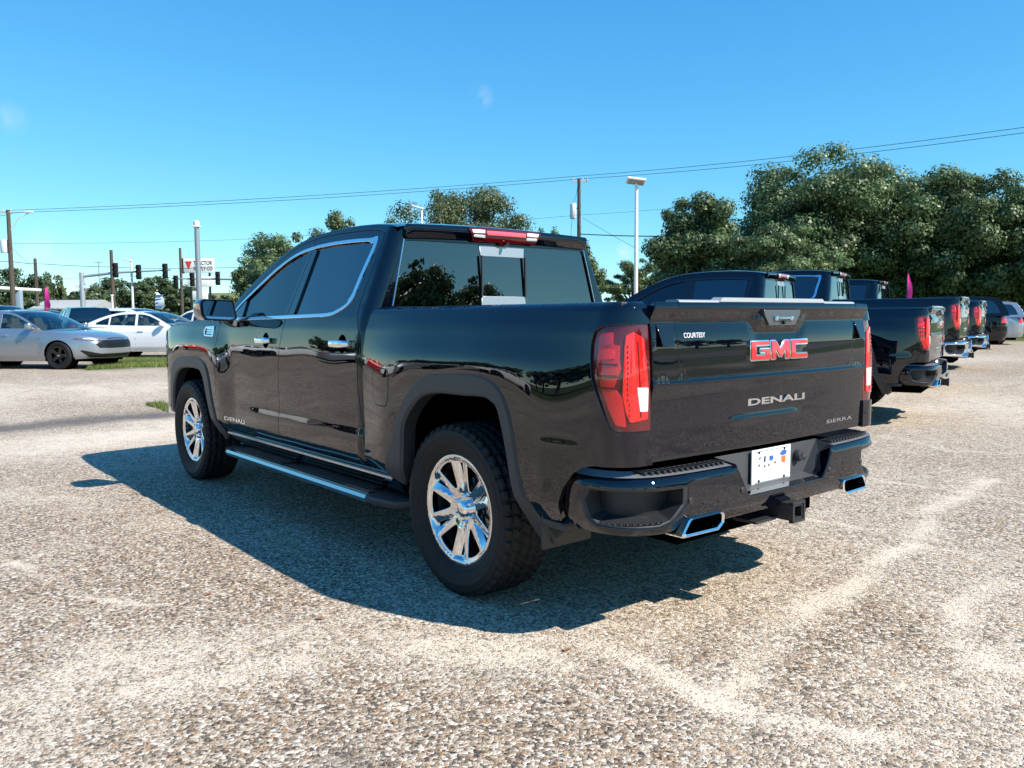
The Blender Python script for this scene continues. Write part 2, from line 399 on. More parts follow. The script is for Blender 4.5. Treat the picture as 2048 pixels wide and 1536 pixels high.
def cabmap(u, z, add=0.):
    u = np.asarray(u, float); z = np.asarray(z, float); r = .075
    xs = .855+.05*np.maximum(0, z-1.36)
    off = side_off(np.maximum(u, .88), z, CABT)+add
    c = xs+r; ph = np.clip((c-u)/r, 0, np.pi/2); rest = np.minimum(0, u-c+r*np.pi/2)
    x = np.where(u > c, u, c)-(r+add)*np.sin(ph)
    y = 1+off-r+r*np.cos(ph)+rest
    return np.stack([x, y, z], -1)
def gate_x(y, z):
    sh = .052*(1-sstep(.145, .235, np.abs(y)))*(1-sstep(1.32, 1.335, z))*sstep(1.10, 1.20, z)
    zz = z+sh
    t = [(.70, 1.068), (.765, 1.075), (.884, 1.078), (.93, 1.0775), (1.00, 1.080), (1.035, 1.087), (1.058, 1.0945), (1.066, 1.0945), (1.076, 1.0875), (1.10, 1.0870), (1.16, 1.0865), (1.20, 1.0858), (1.24, 1.0835), (1.27, 1.0795), (1.302, 1.072), (1.312, 1.0715), (1.322, 1.075), (1.352, 1.094), (1.362, 1.097), (1.378, 1.094), (1.388, 1.086), (1.395, 1.06)]
    g = np.linspace(.6, 1.5, 1801); v = np.interp(g, [a for a, b in t], [b for a, b in t]); k = np.hanning(13); k /= k.sum(); v = np.convolve(np.pad(v, 6, mode='edge'), k, 'valid')
    # the lower blister in the middle
    bl = .0060*np.exp(-((z-.884)/.016)**2)*(1-sstep(.20, .30, np.abs(y-.08)))
    return -np.interp(zz, g, v)-bl+.024*(np.abs(y)/.815)**2.2
def gatemap(y, z, add=0.):
    y = np.asarray(y, float); z = np.asarray(z, float)
    return np.stack([gate_x(y, z)-add, y, z], -1)
_ct = np.array([(-.70, .985), (-.76, 1.0), (-.88, 1.004), (-.99, .974), (-1.075, .885), (-1.118, .735), (-1.14, .45), (-1.148, 0.)])
_bc = pspline(np.vstack([_ct, _ct[-2::-1]*[1, -1]]), 20); _bs = np.r_[0, np.cumsum(np.hypot(*np.diff(_bc, axis=0).T))]; _bs -= _bs[-1]/2
_tn = np.gradient(_bc, _bs, axis=0); _nn = np.stack([_tn[:, 1], -_tn[:, 0]], 1); _nn /= np.linalg.norm(_nn, axis=1, keepdims=True)
if _nn[len(_nn)//2, 0] > 0: _nn = -_nn
def bumpmap(s, z, add=0.):
    s = np.asarray(s, float); z = np.asarray(z, float)
    o = np.interp(z, [.44, .48, .50, .54, .60, .66, .685, .70, .712, .72], [-.05, -.018, -.008, .002, .006, .006, .004, -.001, -.012, -.03])+add
    nx, ny = np.interp(s, _bs, _nn[:, 0]), np.interp(s, _bs, _nn[:, 1])
    return np.stack([np.interp(s, _bs, _bc[:, 0])+o*nx, np.interp(s, _bs, _bc[:, 1])+o*ny, z], -1)

SROWS = np.array([(u, z) for z in (.548, .556, .562, .568, .574, .580, .65, .67, .69, .71, .73, 1.10, 1.13, 1.255, 1.262, 1.266, 1.270, 1.274, 1.278, 1.286, 1.315, 1.325, 1.335, 1.345, 1.352, 1.36, 1.368, 1.376) for u in np.arange(-1.2, 4.6, .035)])
# ------------------------------------------------------------------ wheel
def make_tyre(R=.415, rim=.262, hw=.138, nb=44, sub=6, mud=True):
    prof_ = []   # (y, r, tread weight)
    for i_, t in enumerate(np.linspace(0, 1, 19)): prof_.append((hw*(.80+.24*math.sin(t*math.pi*.62))+(.0025 if i_ in (3, 4, 13, 14) else 0), rim+(R-.032-rim)*t, 0.))
    prof_ += [(hw*.97, R-.022, .5), (hw*.93, R-.009, 1.), (hw*.86, R-.003, 1.)]
    right = prof_
    mid = [(hw*k, R-.003*abs(k)**3, 1.) for k in (.74, .70, .60, .50, .40, .36, .30, .20, .10, .04, 0)]
    half = right+mid
    P = half+[(-y, r, w) for y, r, w in half[-2::-1]]
    n = nb*sub; V = []; F = []
    for j in range(n):
        for (y, r, w) in P:
            k = y/hw; ph = (j/sub+(.55*abs(k)*3 if abs(k) < .75 else 0)+(0 if y > 0 else .5)) % 1
            d = 0.
            if mud and w > 0:
                if .33 < abs(k) < .42 or .68 < abs(k) < .76 or abs(k) < .05: d = .012
                if abs(k) >= .74: d = max(d, (.014*w if ph < .30 else 0))
                elif ph < .22: d = max(d, .011)
            a = 2*math.pi*j/n; rr = r-d; V.append((rr*math.cos(a), y, rr*math.sin(a)))
    m = len(P)
    for j in range(n):
        k = (j+1) % n
        for i in range(m-1): F.append((j*m+i, j*m+i+1, k*m+i+1, k*m+i))
    return MB().raw(V, F)
def make_wheel(parent, x, y, z, left=True):
    "20 inch wheel: barrel, machined face with six split spokes, cap, nuts, tyre"
    sg = 1 if left else -1
    w = MB().lathe([(.10, .258), (-.12, .258), (-.12, .235), (.02, .225), (.095, .247), (.10, .258)], 48).build('wheel', POCKET, parent, 30)
    w.location = (x, y, z); w.rotation_euler = (0, 0, 0 if left else math.pi)
    make_tyre().build('tyre', RUBBER, w, 18)
    def fm(a, b):
        r = np.hypot(a, b)
        yy = np.interp(r, [0, .05, .075, .10, .17, .225, .243, .250, .262, .272], [.070, .070, .073, .080, .094, .104, .106, .112, .1135, .110])
        an = np.arctan2(b, a); ph = ((an/(math.pi/3)) % 1)-.5; sp = np.abs(ph)*2          # 0 in the middle of a spoke
        wd = np.interp(r, [.09, .23], [.14, .42])
        groove = -.020*np.clip(1-sp/wd, 0, 1)*sstep(.085, .125, r)*(1-sstep(.232, .243, r))
        return np.stack([a, yy+groove, b], 1)
    holes = []
    for i in range(6):
        a0 = i*math.pi/3; q = []
        for (r, da) in ((.104, 6.), (.135, 11.), (.233, 15.2)): q.append((r*math.cos(a0-R_(da)), r*math.sin(a0-R_(da))))
        for da in (-7, 0, 7): q.append((.237*math.cos(a0+R_(da)), .237*math.sin(a0+R_(da))))
        for (r, da) in ((.233, 15.2), (.135, 11.), (.104, 6.)): q.append((r*math.cos(a0+R_(da)), r*math.sin(a0+R_(da))))
        holes.append(roundpoly(q, .006, 3))
        a1 = a0+math.pi/6; holes.append(np.array([(r*math.cos(a1+s*R_(d)), r*math.sin(a1+s*R_(d))) for r, d, s in ((.148, .8, -1), (.227, 3.8, -1), (.230, 0, 1), (.227, 3.8, 1), (.148, .8, 1))]))
    circ = [(.266*math.cos(t), .266*math.sin(t)) for t in np.linspace(0, 2*math.pi, 96, endpoint=False)]
    pn = Panel(circ, fm, (0, 1, 0), .0085, holes, depth=.03, hdepth=.036, e=.004, hb=.010)
    pn.build('rim_face', ALU, w)
    MB().lathe([(.099, .0005), (.0985, .012), (.0965, .024), (.093, .033), (.087, .0395), (.075, .041), (.055, .041)], 32).build('hub_cap', CHROME, w)
    text_on('cap_lettering', 'GMC', lambda a, b, d: ((.5-a)*.034, .0982+d, (b-.5)*.010), BADGE_RED, w, .0006, .02)
    for i in range(6):
        a = (i+.5)*math.pi/3; cx, cz = .062*math.cos(a), .062*math.sin(a)
        MB().lathe([(.06, .009), (.086, .009), (.089, .006), (.089, .0005)], 8, c=(cx, 0, cz)).build('lug_nut', CHROME, w)
    MB().lathe([(.035, .02), (.035, .165), (.01, .168), (.01, .02)], 32).build('brake_disc', STEEL, w)
    MB().lathe([(-.05, .01), (-.05, .24), (.0, .24)], 32).build('dust_shield', DARK, w)
    return w

# ------------------------------------------------------------------ the pickup
def build_truck(root):
    P = root
    def both(pn, name, m, par=None):
        a = pn.build(name, m, par if par is not None and not isinstance(par, tuple) else (par[0] if par else P))
        b = pn.build(name, m, (par[1] if isinstance(par, tuple) else (par or P)), mirror=True)
        return a, b
    # --- front fenders
    poly = [(3.045, 1.285), (3.075, 1.10), (3.072, .75), (3.03, .56)]+[p for p in FF_OUT[::-1] if .52 < p[1]]+[(4.30, .52), (4.42, .56), (4.52, .70), (4.60, .95), (4.62, 1.12), (4.50, 1.215), (4.25, 1.262), (3.9, 1.292), (3.5, 1.315), (3.10, 1.330)]
    fen = both(Panel(poly, cabmap, (0, 1, 0), .04, hb=.03, extra=SROWS), 'front_fender', PAINT)
    # --- doors
    topf = [(1.868, 1.842), (2.00, 1.827), (2.13, 1.797), (2.27, 1.745), (2.387, 1.692), (2.52, 1.62), (2.65, 1.54), (2.78, 1.45), (2.88, 1.365), (2.95, 1.325), (3.035, 1.295)]
    gl_f = roundpoly([(1.945, 1.355), (1.905, 1.772), (2.02, 1.758), (2.15, 1.728), (2.284, 1.678), (2.42, 1.612), (2.606, 1.508), (2.733, 1.432), (2.80, 1.375), (2.79, 1.345), (2.74, 1.340)], [.01, .03, 0, 0, 0, 0, 0, 0, .03, .03, .05], 4)
    fd = [(2.985, .508), (3.05, .62), (3.065, .75), (3.067, 1.10), (3.04, 1.262)]+topf[::-1]+[(1.902, 1.36), (1.910, 1.28), (1.967, 1.12), (1.990, .95), (1.997, .508)]
    fdo = both(Panel(fd, cabmap, (0, 1, 0), .026, [gl_f], hdepth=.02, hb=.03, extra=SROWS), 'front_door', PAINT)
    topr = [(.985, 1.815), (1.05, 1.832), (1.155, 1.842), (1.466, 1.852), (1.70, 1.852), (1.860, 1.843)]
    gl_r = roundpoly([(1.075, 1.772), (1.30, 1.785), (1.55, 1.788), (1.835, 1.778), (1.862, 1.352), (1.32, 1.362), (1.20, 1.385), (1.115, 1.425)], [.03, 0, 0, .02, .01, .05, .05, .05], 4)
    rd = [(1.989, .508), (1.982, .95), (1.959, 1.12), (1.902, 1.28), (1.894, 1.36)]+topr[::-1]+[(.975, 1.79), (.985, 1.42), (.965, 1.34), (.918, 1.25), (.925, 1.12), (.925, .95), (.905, .80), (.875, .64), (.85, .508)]
    rdo = both(Panel(rd, cabmap, (0, 1, 0), .026, [gl_r], hdepth=.02, hb=.03, extra=SROWS), 'rear_door', PAINT)
    ing = lambda u, z: cabmap(u, z, -.012)
    big = lambda q, k: (np.asarray(q)-np.mean(q, 0))*k+np.mean(q, 0)
    both(Panel(big(gl_f, 1.012), ing, (0, 1, 0), .08, depth=0), 'window', GLASS_F, fdo)
    both(Panel(big(gl_r, 1.012), ing, (0, 1, 0), .08, depth=0), 'window', GLASS_P, rdo)
    # pillar covers between the panes
    pc = lambda u, z: cabmap(u, z, .0015)
    both(Panel([(1.898, 1.35), (1.935, 1.35), (1.897, 1.765), (1.862, 1.765)], pc, (0, 1, 0), .05, depth=.004), 'pillar_cover', GLOSS, fdo)
    both(Panel([(1.800, 1.352), (1.882, 1.352), (1.856, 1.77), (1.79, 1.77)], pc, (0, 1, 0), .05, depth=.012), 'pillar_cover', GLOSS, rdo)
    both(Panel([(2.64, 1.345), (2.775, 1.345), (2.79, 1.375), (2.70, 1.445), (2.665, 1.46)], pc, (0, 1, 0), .05, depth=.012), 'sail_panel', GLOSS, fdo)
    # --- chrome window surround
    oo = [(1.024, 1.782), (1.122, 1.794), (1.33, 1.803), (1.563, 1.806), (1.75, 1.802), (1.907, 1.790), (2.03, 1.774), (2.16, 1.742), (2.30, 1.690), (2.44, 1.622), (2.63, 1.517), (2.755, 1.442), (2.835, 1.372), (2.825, 1.335), (2.78, 1.322), (2.60, 1.320), (2.144, 1.328), (1.68, 1.336), (1.33, 1.343), (1.22, 1.362), (1.12, 1.402), (1.075, 1.455), (1.057, 1.57)]
    cen = np.mean(oo, 0)
    def inset(q, w):
        q = np.asarray(q); out = []
        for i in range(len(q)):
            a, b = q[i-1], q[(i+1) % len(q)]; t = b-a; n = np.array([t[1], -t[0]]); n /= np.hypot(*n)
            if n@(cen-q[i]) < 0: n = -n
            out.append(q[i]+n*w)
        return np.array(out)
    so_ = pspline(oo, 4, True); wdt = [.030 if (p[0] < 1.12 and p[1] > 1.36) else .0165 for p in so_]
    si_ = np.array([inset(so_, w)[i] for i, w in enumerate(wdt)]) if False else None
    ins = [inset(so_, .0165), inset(so_, .032)]; si_ = np.array([ins[1][i] if w > .02 else ins[0][i] for i, w in enumerate(wdt)])
    trim = Panel(so_, lambda u, z: cabmap(u, z, .006), (0, 1, 0), .03, [si_], depth=.006, hb=.03)
    both(trim, 'window_trim', CHROME)
    # --- cab: rear pillar and side rail
    roofe = [(.875, 1.838), (.93, 1.852), (1.0, 1.863), (1.15, 1.877), (1.334, 1.886), (1.60, 1.886), (1.858, 1.874), (2.0, 1.858), (2.129, 1.832), (2.26, 1.79), (2.387, 1.740), (2.53, 1.672), (2.68, 1.585), (2.83, 1.485), (2.95, 1.395), (3.05, 1.335)]
    u_end = .855+.075-.075*math.pi/2+.002
    pil = [(u_end, .50), (.843, .508), (.868, .64), (.897, .80), (.917, .95), (.917, 1.12), (.910, 1.25), (.957, 1.34), (.977, 1.42), (.967, 1.79), (.977, 1.822), (1.05, 1.84), (1.155, 1.850), (1.466, 1.860), (1.70, 1.860), (1.868, 1.851), (2.00, 1.836), (2.13, 1.806), (2.27, 1.754), (2.387, 1.701), (2.52, 1.629), (2.65, 1.549), (2.78, 1.459), (2.88, 1.374), (2.95, 1.334), (3.045, 1.303)]+roofe[::-1]+[(u_end, 1.84)]
    both(Panel(pil, cabmap, (0, 1, 0), .04, depth=.02, hb=.03), 'cab_pillar', PAINT)
    # --- roof
    re = np.array(roofe[:10]+[(2.33, 1.765)]); ye = lambda z: cabmap(np.full_like(z, 1.5), z)[:, 1]
    def roof(u, s):
        z0 = np.interp(u, re[:, 0], re[:, 1]); y0 = ye(z0); t = np.clip(1-np.abs(s)**2.2, 0, 1)
        xx = u+.10*(1-np.abs(s)**2)*sstep(1.9, 2.33, u)
        return np.stack([xx, y0*s, z0+.034*t**.62], 1)
    ss = np.sin(np.linspace(-math.pi/2, math.pi/2, 41)); ro = grid_surf(roof, np.r_[np.linspace(.862, 1.0, 5), np.linspace(1.05, 2.33, 28)], ss, 'roof', PAINT, P)
    # --- windscreen
    ap = np.array([(2.33, 1.765), (2.387, 1.740), (2.53, 1.672), (2.68, 1.585), (2.83, 1.485), (2.95, 1.395), (3.05, 1.335)])
    def ws(u, s):
        z0 = np.interp(u, ap[:, 0], ap[:, 1]); y0 = ye(z0)-.01
        k = (u-2.33)/.72
        return np.stack([u+(.10+.18*k)*(1-s*s), y0*s, z0+(.034-.02*k)*(1-np.abs(s)**2.2)], 1)
    grid_surf(ws, np.linspace(2.33, 3.05, 13), np.linspace(-1, 1, 25), 'windshield', GLASS_F, P, (1, 0, 1))
    # --- cab back with rear window
    yb = lambda z: cabmap(np.full_like(z, u_end), z)[:, 1]
    def back(y, z):
        e = yb(z); k = np.clip(np.abs(y)/e, 0, 1.2)
        return np.stack([.855+.05*np.maximum(0, z-1.36)+.0*y-.012*(1-k**2), y, z], 1)
    zz = np.linspace(.55, 1.838, 24); ol = [(-yb(np.array([z]))[0], z) for z in zz]+[(yb(np.array([z]))[0], z) for z in zz[::-1]]
    win = roundpoly([(-.705, 1.772), (.705, 1.772), (.80, 1.392), (-.80, 1.392)], .03, 4)
    cb = Panel(ol, back, (-1, 0, 0), .06, [win], depth=.0, hdepth=.015).build('cab_back', PAINT, P)
    bk2 = lambda y, z: back(y, z)+np.array([.010, 0, 0])
    rw = Panel(big(win, 1.01), bk2, (-1, 0, 0), .1, depth=0).build('rear_window', GLASS_P, P)
    fr = lambda y, z: back(y, z)+np.array([.004, 0, 0])
    SLIDE = mat('frosted_band', (.42, .46, .5), .35, .6)
    sl_o = [(-.178, 1.762), (.178, 1.762), (.178, 1.400), (-.178, 1.400)]; sl_i = [(-.166, 1.700), (.166, 1.700), (.166, 1.458), (-.166, 1.458)]
    Panel([(-.176, 1.764), (.176, 1.764), (.170, 1.703), (-.170, 1.703)], fr, (-1, 0, 0), .08, depth=.006).build('slider_header', SLIDE, rw)
    Panel([(-.170, 1.455), (.170, 1.455), (.176, 1.400), (-.176, 1.400)], fr, (-1, 0, 0), .08, depth=.006).build('slider_sill', SLIDE, rw)
    for sgn in (1, -1): MB().box(.845, .858, min(sgn*.168, sgn*.178), max(sgn*.168, sgn*.178), 1.455, 1.703).build('slider_rail', PLAST, rw)
    # glass edge strip (bright line on the pillar side)
    for sgn in (1, -1):
        pts = [(float(back(np.array([sgn*(.705+(1.772-z)*.25+.006)]), np.array([z]))[0, 0])-.002, sgn*(.705+(1.772-z)*.25+.006), z) for z in np.linspace(1.395, 1.775, 6)]
        MB().tube(pts, .0045, 6).build('glass_seal', SATIN, rw)
    # --- roof spoiler and high brake light
    def spo(y, z):
        return np.stack([.838-.010*(1-(y/.72)**2)+.9*np.maximum(0, z-1.835)**1.2+.55*np.maximum(0, 1.812-z), y, z+.012*(1-(y/.72)**2)], 1)
    Panel(roundpoly([(-.70, 1.782), (.70, 1.782), (.712, 1.856), (-.712, 1.856)], .008, 3), spo, (-1, 0, 0), .05, depth=.03, e=.006).build('roof_spoiler', PAINT, ro)
    spl = lambda a: (lambda y, z: spo(y, z)-np.array([a, 0, 0]))
    bl = Panel(roundpoly([(-.245, 1.774), (-.045, 1.774), (-.03, 1.758), (.03, 1.758), (.045, 1.774), (.245, 1.774), (.285, 1.851), (-.285, 1.851)], .006, 2), spl(.008), (-1, 0, 0), .04, depth=.02, e=.003).build('high_brake_light', REDD, ro)
    Panel([(-.15, 1.812), (.15, 1.812), (.155, 1.838), (-.155, 1.838)], spl(.011), (-1, 0, 0), .05, depth=.004).build('red_strip', mat('pink_lens', (.62, .10, .14), .2, 0, 1, .03), bl)
    for sgn in (1, -1):
        Panel([(sgn*a, b) for a, b in ((.165, 1.795), (.248, 1.798), (.262, 1.842), (.17, 1.842))], spl(.012), (-1, 0, 0), .05, depth=.004).build('cargo_lamp', WHITEL, bl)
    MB().lathe([(-.026, .001), (-.026, .010), (-.01, .012), (.0, .012)], 12, axis='x', c=(.835, 0, 1.778)).build('camera_eye', GLOSS, bl)
    # --- hood, front end (hidden from the photograph's side but part of the truck)
    hb = np.array([(3.10, 1.330), (3.5, 1.315), (3.9, 1.292), (4.25, 1.262), (4.50, 1.215), (4.60, 1.15)])
    def hood(u, s):
        z0 = np.interp(u, hb[:, 0], hb[:, 1]); y0 = cabmap(u, z0)[:, 1]-.006
        return np.stack([u+.06*(1-s*s)*sstep(3.9, 4.6, u), y0*s, z0+.006+.035*np.clip(1-np.abs(s)**2.5, 0, 1)**.7], 1)
    grid_surf(hood, np.linspace(3.02, 4.60, 26), ss, 'hood', PAINT, P)
    MB().box(2.95, 3.2, -.86, .86, 1.22, 1.318, .02).build('cowl', PLAST, P)
    MB().box(4.40, 4.66, -.66, .66, .72, 1.19, .06).build('grille', GLOSS, P)
    for k in range(6): MB().box(4.655, 4.675, -.60, .60, .80+k*.06, .825+k*.06, .006).build('grille_bar', CHROME, P)
    MB().loft([[(x, y*k, z) for x, y, z in ((4.36, 1.0, .50), (4.60, .80, .48), (4.72, .5, .46), (4.74, 0, .46), (4.72, -.5, .46), (4.60, -.80, .48), (4.36, -1.0, .50))] + [(x, y*k, .72) for x, y in ((4.36, -1.0), (4.62, -.82), (4.74, -.5), (4.76, 0), (4.74, .5), (4.62, .82), (4.36, 1.0))] for k in (.99,)] + [[(x, y, z) for x, y, z in ((4.30, .9, .50), (4.40, .75, .50), (4.45, .5, .5), (4.45, 0, .5), (4.45, -.5, .5), (4.40, -.75, .5), (4.30, -.9, .5))]+[(x, y, .72) for x, y in ((4.30, -.9), (4.4, -.75), (4.45, -.5), (4.45, 0), (4.45, .5), (4.40, .75), (4.30, .9))]]).build('front_bumper', CHROME, P)
    for sgn in (1, -1): MB().box(4.38, 4.60, min(sgn*.68, sgn*.90), max(sgn*.68, sgn*.90), .84, 1.14, .04).build('headlight', WHITEL, P)
    # --- bedside with lamp opening
    lampo = [(-1.181, 1.303), (-1.089, 1.303), (-1.024, 1.302), (-.957, 1.294), (-.914, 1.274), (-.903, 1.226), (-.906, 1.177), (-.917, 1.096), (-.935, 1.048), (-.955, 1.0), (-.973, .953), (-.996, .902), (-1.025, .888), (-1.071, .888), (-1.181, .888)]
    uend = -1.1845
    bed = [(.832, .52), (.822, .65), (.842, .80), (.852, .95), (.852, 1.15), (.836, 1.26), (.80, 1.386)]+[(-.5, 1.386), (-.9, 1.386), (-1.05, 1.386), (uend, 1.386), (uend, 1.3035)]+lampo+[(uend, .8875), (uend, .756), (-1.05, .757), (-.93, .757), (-.885, .745), (-.835, .715), (-.785, .650), (-.762, .59), (-.760, .50)]+[p for p in RF_OUT[::-1] if p[1] > .485]
    bed = [p for i, p in enumerate(bed) if i == 0 or np.hypot(p[0]-bed[i-1][0], p[1]-bed[i-1][1]) > .002]
    bs = both(Panel(bed, bedmap, (0, 1, 0), .03, depth=.022, hb=.02, extra=SROWS), 'bedside', PAINT)
    fdm = lambda u, z: bedmap(u, z, .0015)
    fo = roundpoly([(.715, 1.03), (.69, 1.062), (.545, 1.062), (.527, 1.03), (.53, .91), (.555, .872), (.67, .872), (.705, .91)], .02, 3)
    GAP = mat('panel_gap', (.0005, .0005, .0005), .9)
    both(Panel(big(fo, 1.05), lambda u, z: bedmap(u, z, .0008), (0, 1, 0), .04, [big(fo, 1.004)], depth=.001, e=.0005), 'fuel_door_gap', GAP, bs)
    both(Panel(fo, fdm, (0, 1, 0), .03, depth=.003, e=.002), 'fuel_door', PAINT, bs)
    # --- tail lamps
    lb = lambda a: (lambda u, z: bedmap(u, z, a))
    q = np.array(lampo); tl = both(Panel(big(q, .985), lb(-.012), (-1, 1, 0), .03, depth=.03, e=.006, hb=.02), 'tail_lamp', REDD)
    both(Panel(roundpoly([(-.940, 1.250), (-.948, 1.264), (-1.004, 1.268), (-1.004, 1.222), (-1.033, 1.217), (-1.030, 1.168), (-1.037, 1.131), (-1.008, 1.06), (-1.044, 1.019), (-1.057, .909), (-1.019, .919), (-.993, .973), (-.958, 1.065), (-.940, 1.162)], .004, 2), lb(-.006), (-1, 1, 0), .03, depth=.005, e=.002), 'side_reflector', RED, tl)
    both(Panel(roundpoly([(-1.060, 1.255), (-1.092, 1.268), (-1.146, 1.243), (-1.160, 1.063), (-1.158, .938), (-1.074, .928), (-1.056, .970), (-1.045, 1.035), (-1.054, 1.211)], .006, 2), lb(-.004), (-1, 1, 0), .03, depth=.007, e=.002), 'brake_bar', REDB, tl)
    both(Panel([(-.951, 1.222), (-.952, 1.256), (-.996, 1.259), (-.996, 1.224)], lb(-.003), (-1, 1, 0), .03, depth=.003, e=.001), 'marker_lamp', mat('marker_red', (.46, .02, .05), .1, 0, 1, .02), tl)
    both(Panel([(-.942, 1.165), (-.945, 1.205), (-1.01, 1.203), (-1.015, 1.172)], lb(-.003), (-1, 1, 0), .03, depth=.003, e=.001), 'marker_lamp', REDB, tl)
    both(Panel([(-1.104, 1.058), (-1.158, 1.055), (-1.155, .967), (-1.117, .968)], lb(.0005), (-1, 1, 0), .03, depth=.004, e=.002), 'reverse_lamp', WHITEL, tl)
    for z0_ in (1.145, 1.10, 1.055): both(Panel([(-.945-.4*(1.16-z0_)*.25, z0_), (-.945-.4*(1.16-z0_)*.25, z0_+.006), (-1.026, z0_+.006), (-1.026, z0_)], lb(-.004), (-1, 1, 0), .03, depth=.003, e=.001), 'lens_rib', REDD, tl)
    both(Panel([(-1.108, 1.235), (-1.112, 1.235), (-1.122, .945), (-1.118, .945)], lb(-.0015), (-1, 1, 0), .04, depth=.003, e=.001), 'lens_rib', REDD, tl)
    for i in range(14):
        zc = .955+i*.020; uu = -1.066-.006*(i < 3)
        a = lb(-.0035)(np.array([uu]), np.array([zc]))[0]
        for sg in (0, 1):
            MB().box(a[0]-.0022, a[0]+.0022, a[1]-.0022, a[1]+.0022, a[2]-.005, a[2]+.005).build('led_cell', RED, tl[sg], mirror=bool(sg))
    # --- wheel arch mouldings and liners
    def ring(a, b): return np.array(list(a)+list(b)[::-1])
    fl = lambda u, z: bedmap(u, z, .010)
    rfo = [p for p in RF_OUT if p[1] > .56]; rfi = [p for p in RF_IN if p[1] > .44]
    both(Panel(ring([(.575, .52)]+[p for p in rfo if p[0] < .545]+[(-.590, .54), (-.640, .45), (-.662, .385)], [(.44, .47)]+rfi[1:-1]+[(-.575, .41), (-.592, .372)]), fl, (0, 1, 0), .03, depth=.07, e=.014, hb=.02), 'wheel_arch_moulding', PLASTG)
    fl2 = lambda u, z: cabmap(u, z, .010)
    both(Panel(ring([(4.19, .53)]+FF_OUT[1:-1]+[(3.035, .415)], [(4.13, .53)]+FF_IN[1:-1]+[(3.085, .415)]), fl2, (0, 1, 0), .03, depth=.07, e=.014, hb=.02), 'wheel_arch_moulding', PLASTG)
    for cx, q in ((0, RF_IN), (3.745, FF_IN)):
        pts = [(cx+(x-cx)*1.03, z*1.01) for x, z in q]
        for sgn in (1, -1):
            mb = MB(); y0, y1 = sgn*.985, sgn*.56; n = len(pts)
            mb.raw([(x, y0, z) for x, z in pts]+[(x, y1, z) for x, z in pts], [(i, i+1, n+i+1, n+i) for i in range(n-1)]+[tuple(range(n, 2*n))])
            mb.build('wheel_well', DARK, P)
    # --- mud flaps
    for sgn in (1, -1):
        M = MB(); y0, y1 = sorted((sgn*.74, sgn*1.02))
        M.box(-.655, -.640, y0, y1, .365, .56, .005).box(-.78, -.64, y0, y1, .47, .50, .004).build('mud_flap', PLAST, P)
    # --- sills and running boards
    for sgn in (1, -1):
        ys = lambda a, b: tuple(sorted((sgn*a, sgn*b)))
        sill = MB().loft([[(x, sgn*y, z) for y, z in ((.70, .515), (.975, .503), (.962, .46), (.93, .40), (.70, .38))] for x in (.56, 3.06)]).build('sill', GLOSS, P)
        MB().loft([[(x, sgn*y, z) for y, z in ((.962, .478), (.9735, .476), (.9715, .464), (.960, .462))] for x in (.62, 3.0)]).build('sill_trim', SATIN, sill)
        sec = [(.86, .352), (.86, .372), (1.045, .378), (1.062, .372), (1.070, .356), (1.064, .336), (1.045, .326), (.88, .334)]
        st = [(2.96, .30, .0), (2.90, .8, .0), (2.80, 1, .0), (.66, 1, .0), (.50, .86, .0), (.44, .45, .0)]
        rb = MB().loft([[(x, sgn*(.86+(y-.86)*k), z) for y, z in sec] for x, k, _ in st]).build('running_board', PLAST, P)
        MB().loft([[(x, sgn*y, z) for y, z in ((1.044, .3795), (1.064, .3735), (1.0725, .356), (1.066, .335), (1.06, .336), (1.06, .37), (1.044, .374))] for x in (.74, 2.78)]).build('chrome_strip', mat('brushed_trim', (.55, .56, .58), .16, 1.), rb)
        for i, (xa, xb) in enumerate(((.80, 1.75), (1.90, 2.75))):
            pad = MB().box(xa, xb, *ys(.90, 1.035), .372, .381, .003).build('step_pad', RUBBER, rb)
            for k in range(5): MB().box(xa+.03, xb-.03, *ys(.91+k*.026, .922+k*.026), .3805, .3845).build('step_rib', PLASTG, pad)
        for x in (.95, 1.7, 2.5): MB().box(x-.03, x+.03, *ys(.66, .9), .34, .362, .004).build('step_bracket', DARK, rb)
        MB().box(.76, .84, *ys(.98, 1.035), .3815, .3835).build('step_badge', SATIN, rb)
    # --- tailgate
    k = .68
    inner = roundpoly([(-k, 1.383), (k, 1.383), (k, 1.29), (k-.012, 1.15), (k-.06, 1.085), (-k+.06, 1.085), (-k+.012, 1.15), (-k, 1.29)], [0, 0, .0, .03, .05, .05, .03, 0], 5)
    outer = [(-.8135, 1.383), (-k-.005, 1.383)]+[tuple(p+np.sign(p)*np.array([.0055, 0])-np.array([0, .0045])*(p[1] < 1.1)) for p in inner[::-1] if p[1] < 1.375]+[(k+.005, 1.383), (.8135, 1.383), (.8135, .762), (-.8135, .762)]
    GROWS = np.array([(y, z) for z in (.845, .86, .872, .882, .892, .902, .914, 1.050, 1.058, 1.064, 1.068, 1.072, 1.076, 1.0785, 1.298, 1.306, 1.312, 1.318, 1.326, 1.340, 1.352, 1.358, 1.364, 1.370, 1.376) for y in np.arange(-.80, .801, .025)])
    tg = Panel(outer, gatemap, (-1, 0, 0), .03, depth=.05, e=.003, hb=.02, extra=GROWS).build('tailgate', PAINT, P)
    ig = Panel(inner, gatemap, (-1, 0, 0), .025, depth=.05, e=.003, hb=.02, extra=GROWS).build('inner_gate', PAINT, tg)
    MB().box(-1.01, -.97, -.80, .80, .78, 1.372).build('gate_core', DARK, tg)
    CAP = mat('gate_cap', (.36, .365, .375), .3, .0, .3, .2, noise=.15, nscale=200)  # black plastic: sun and sky glare is put into this light grey
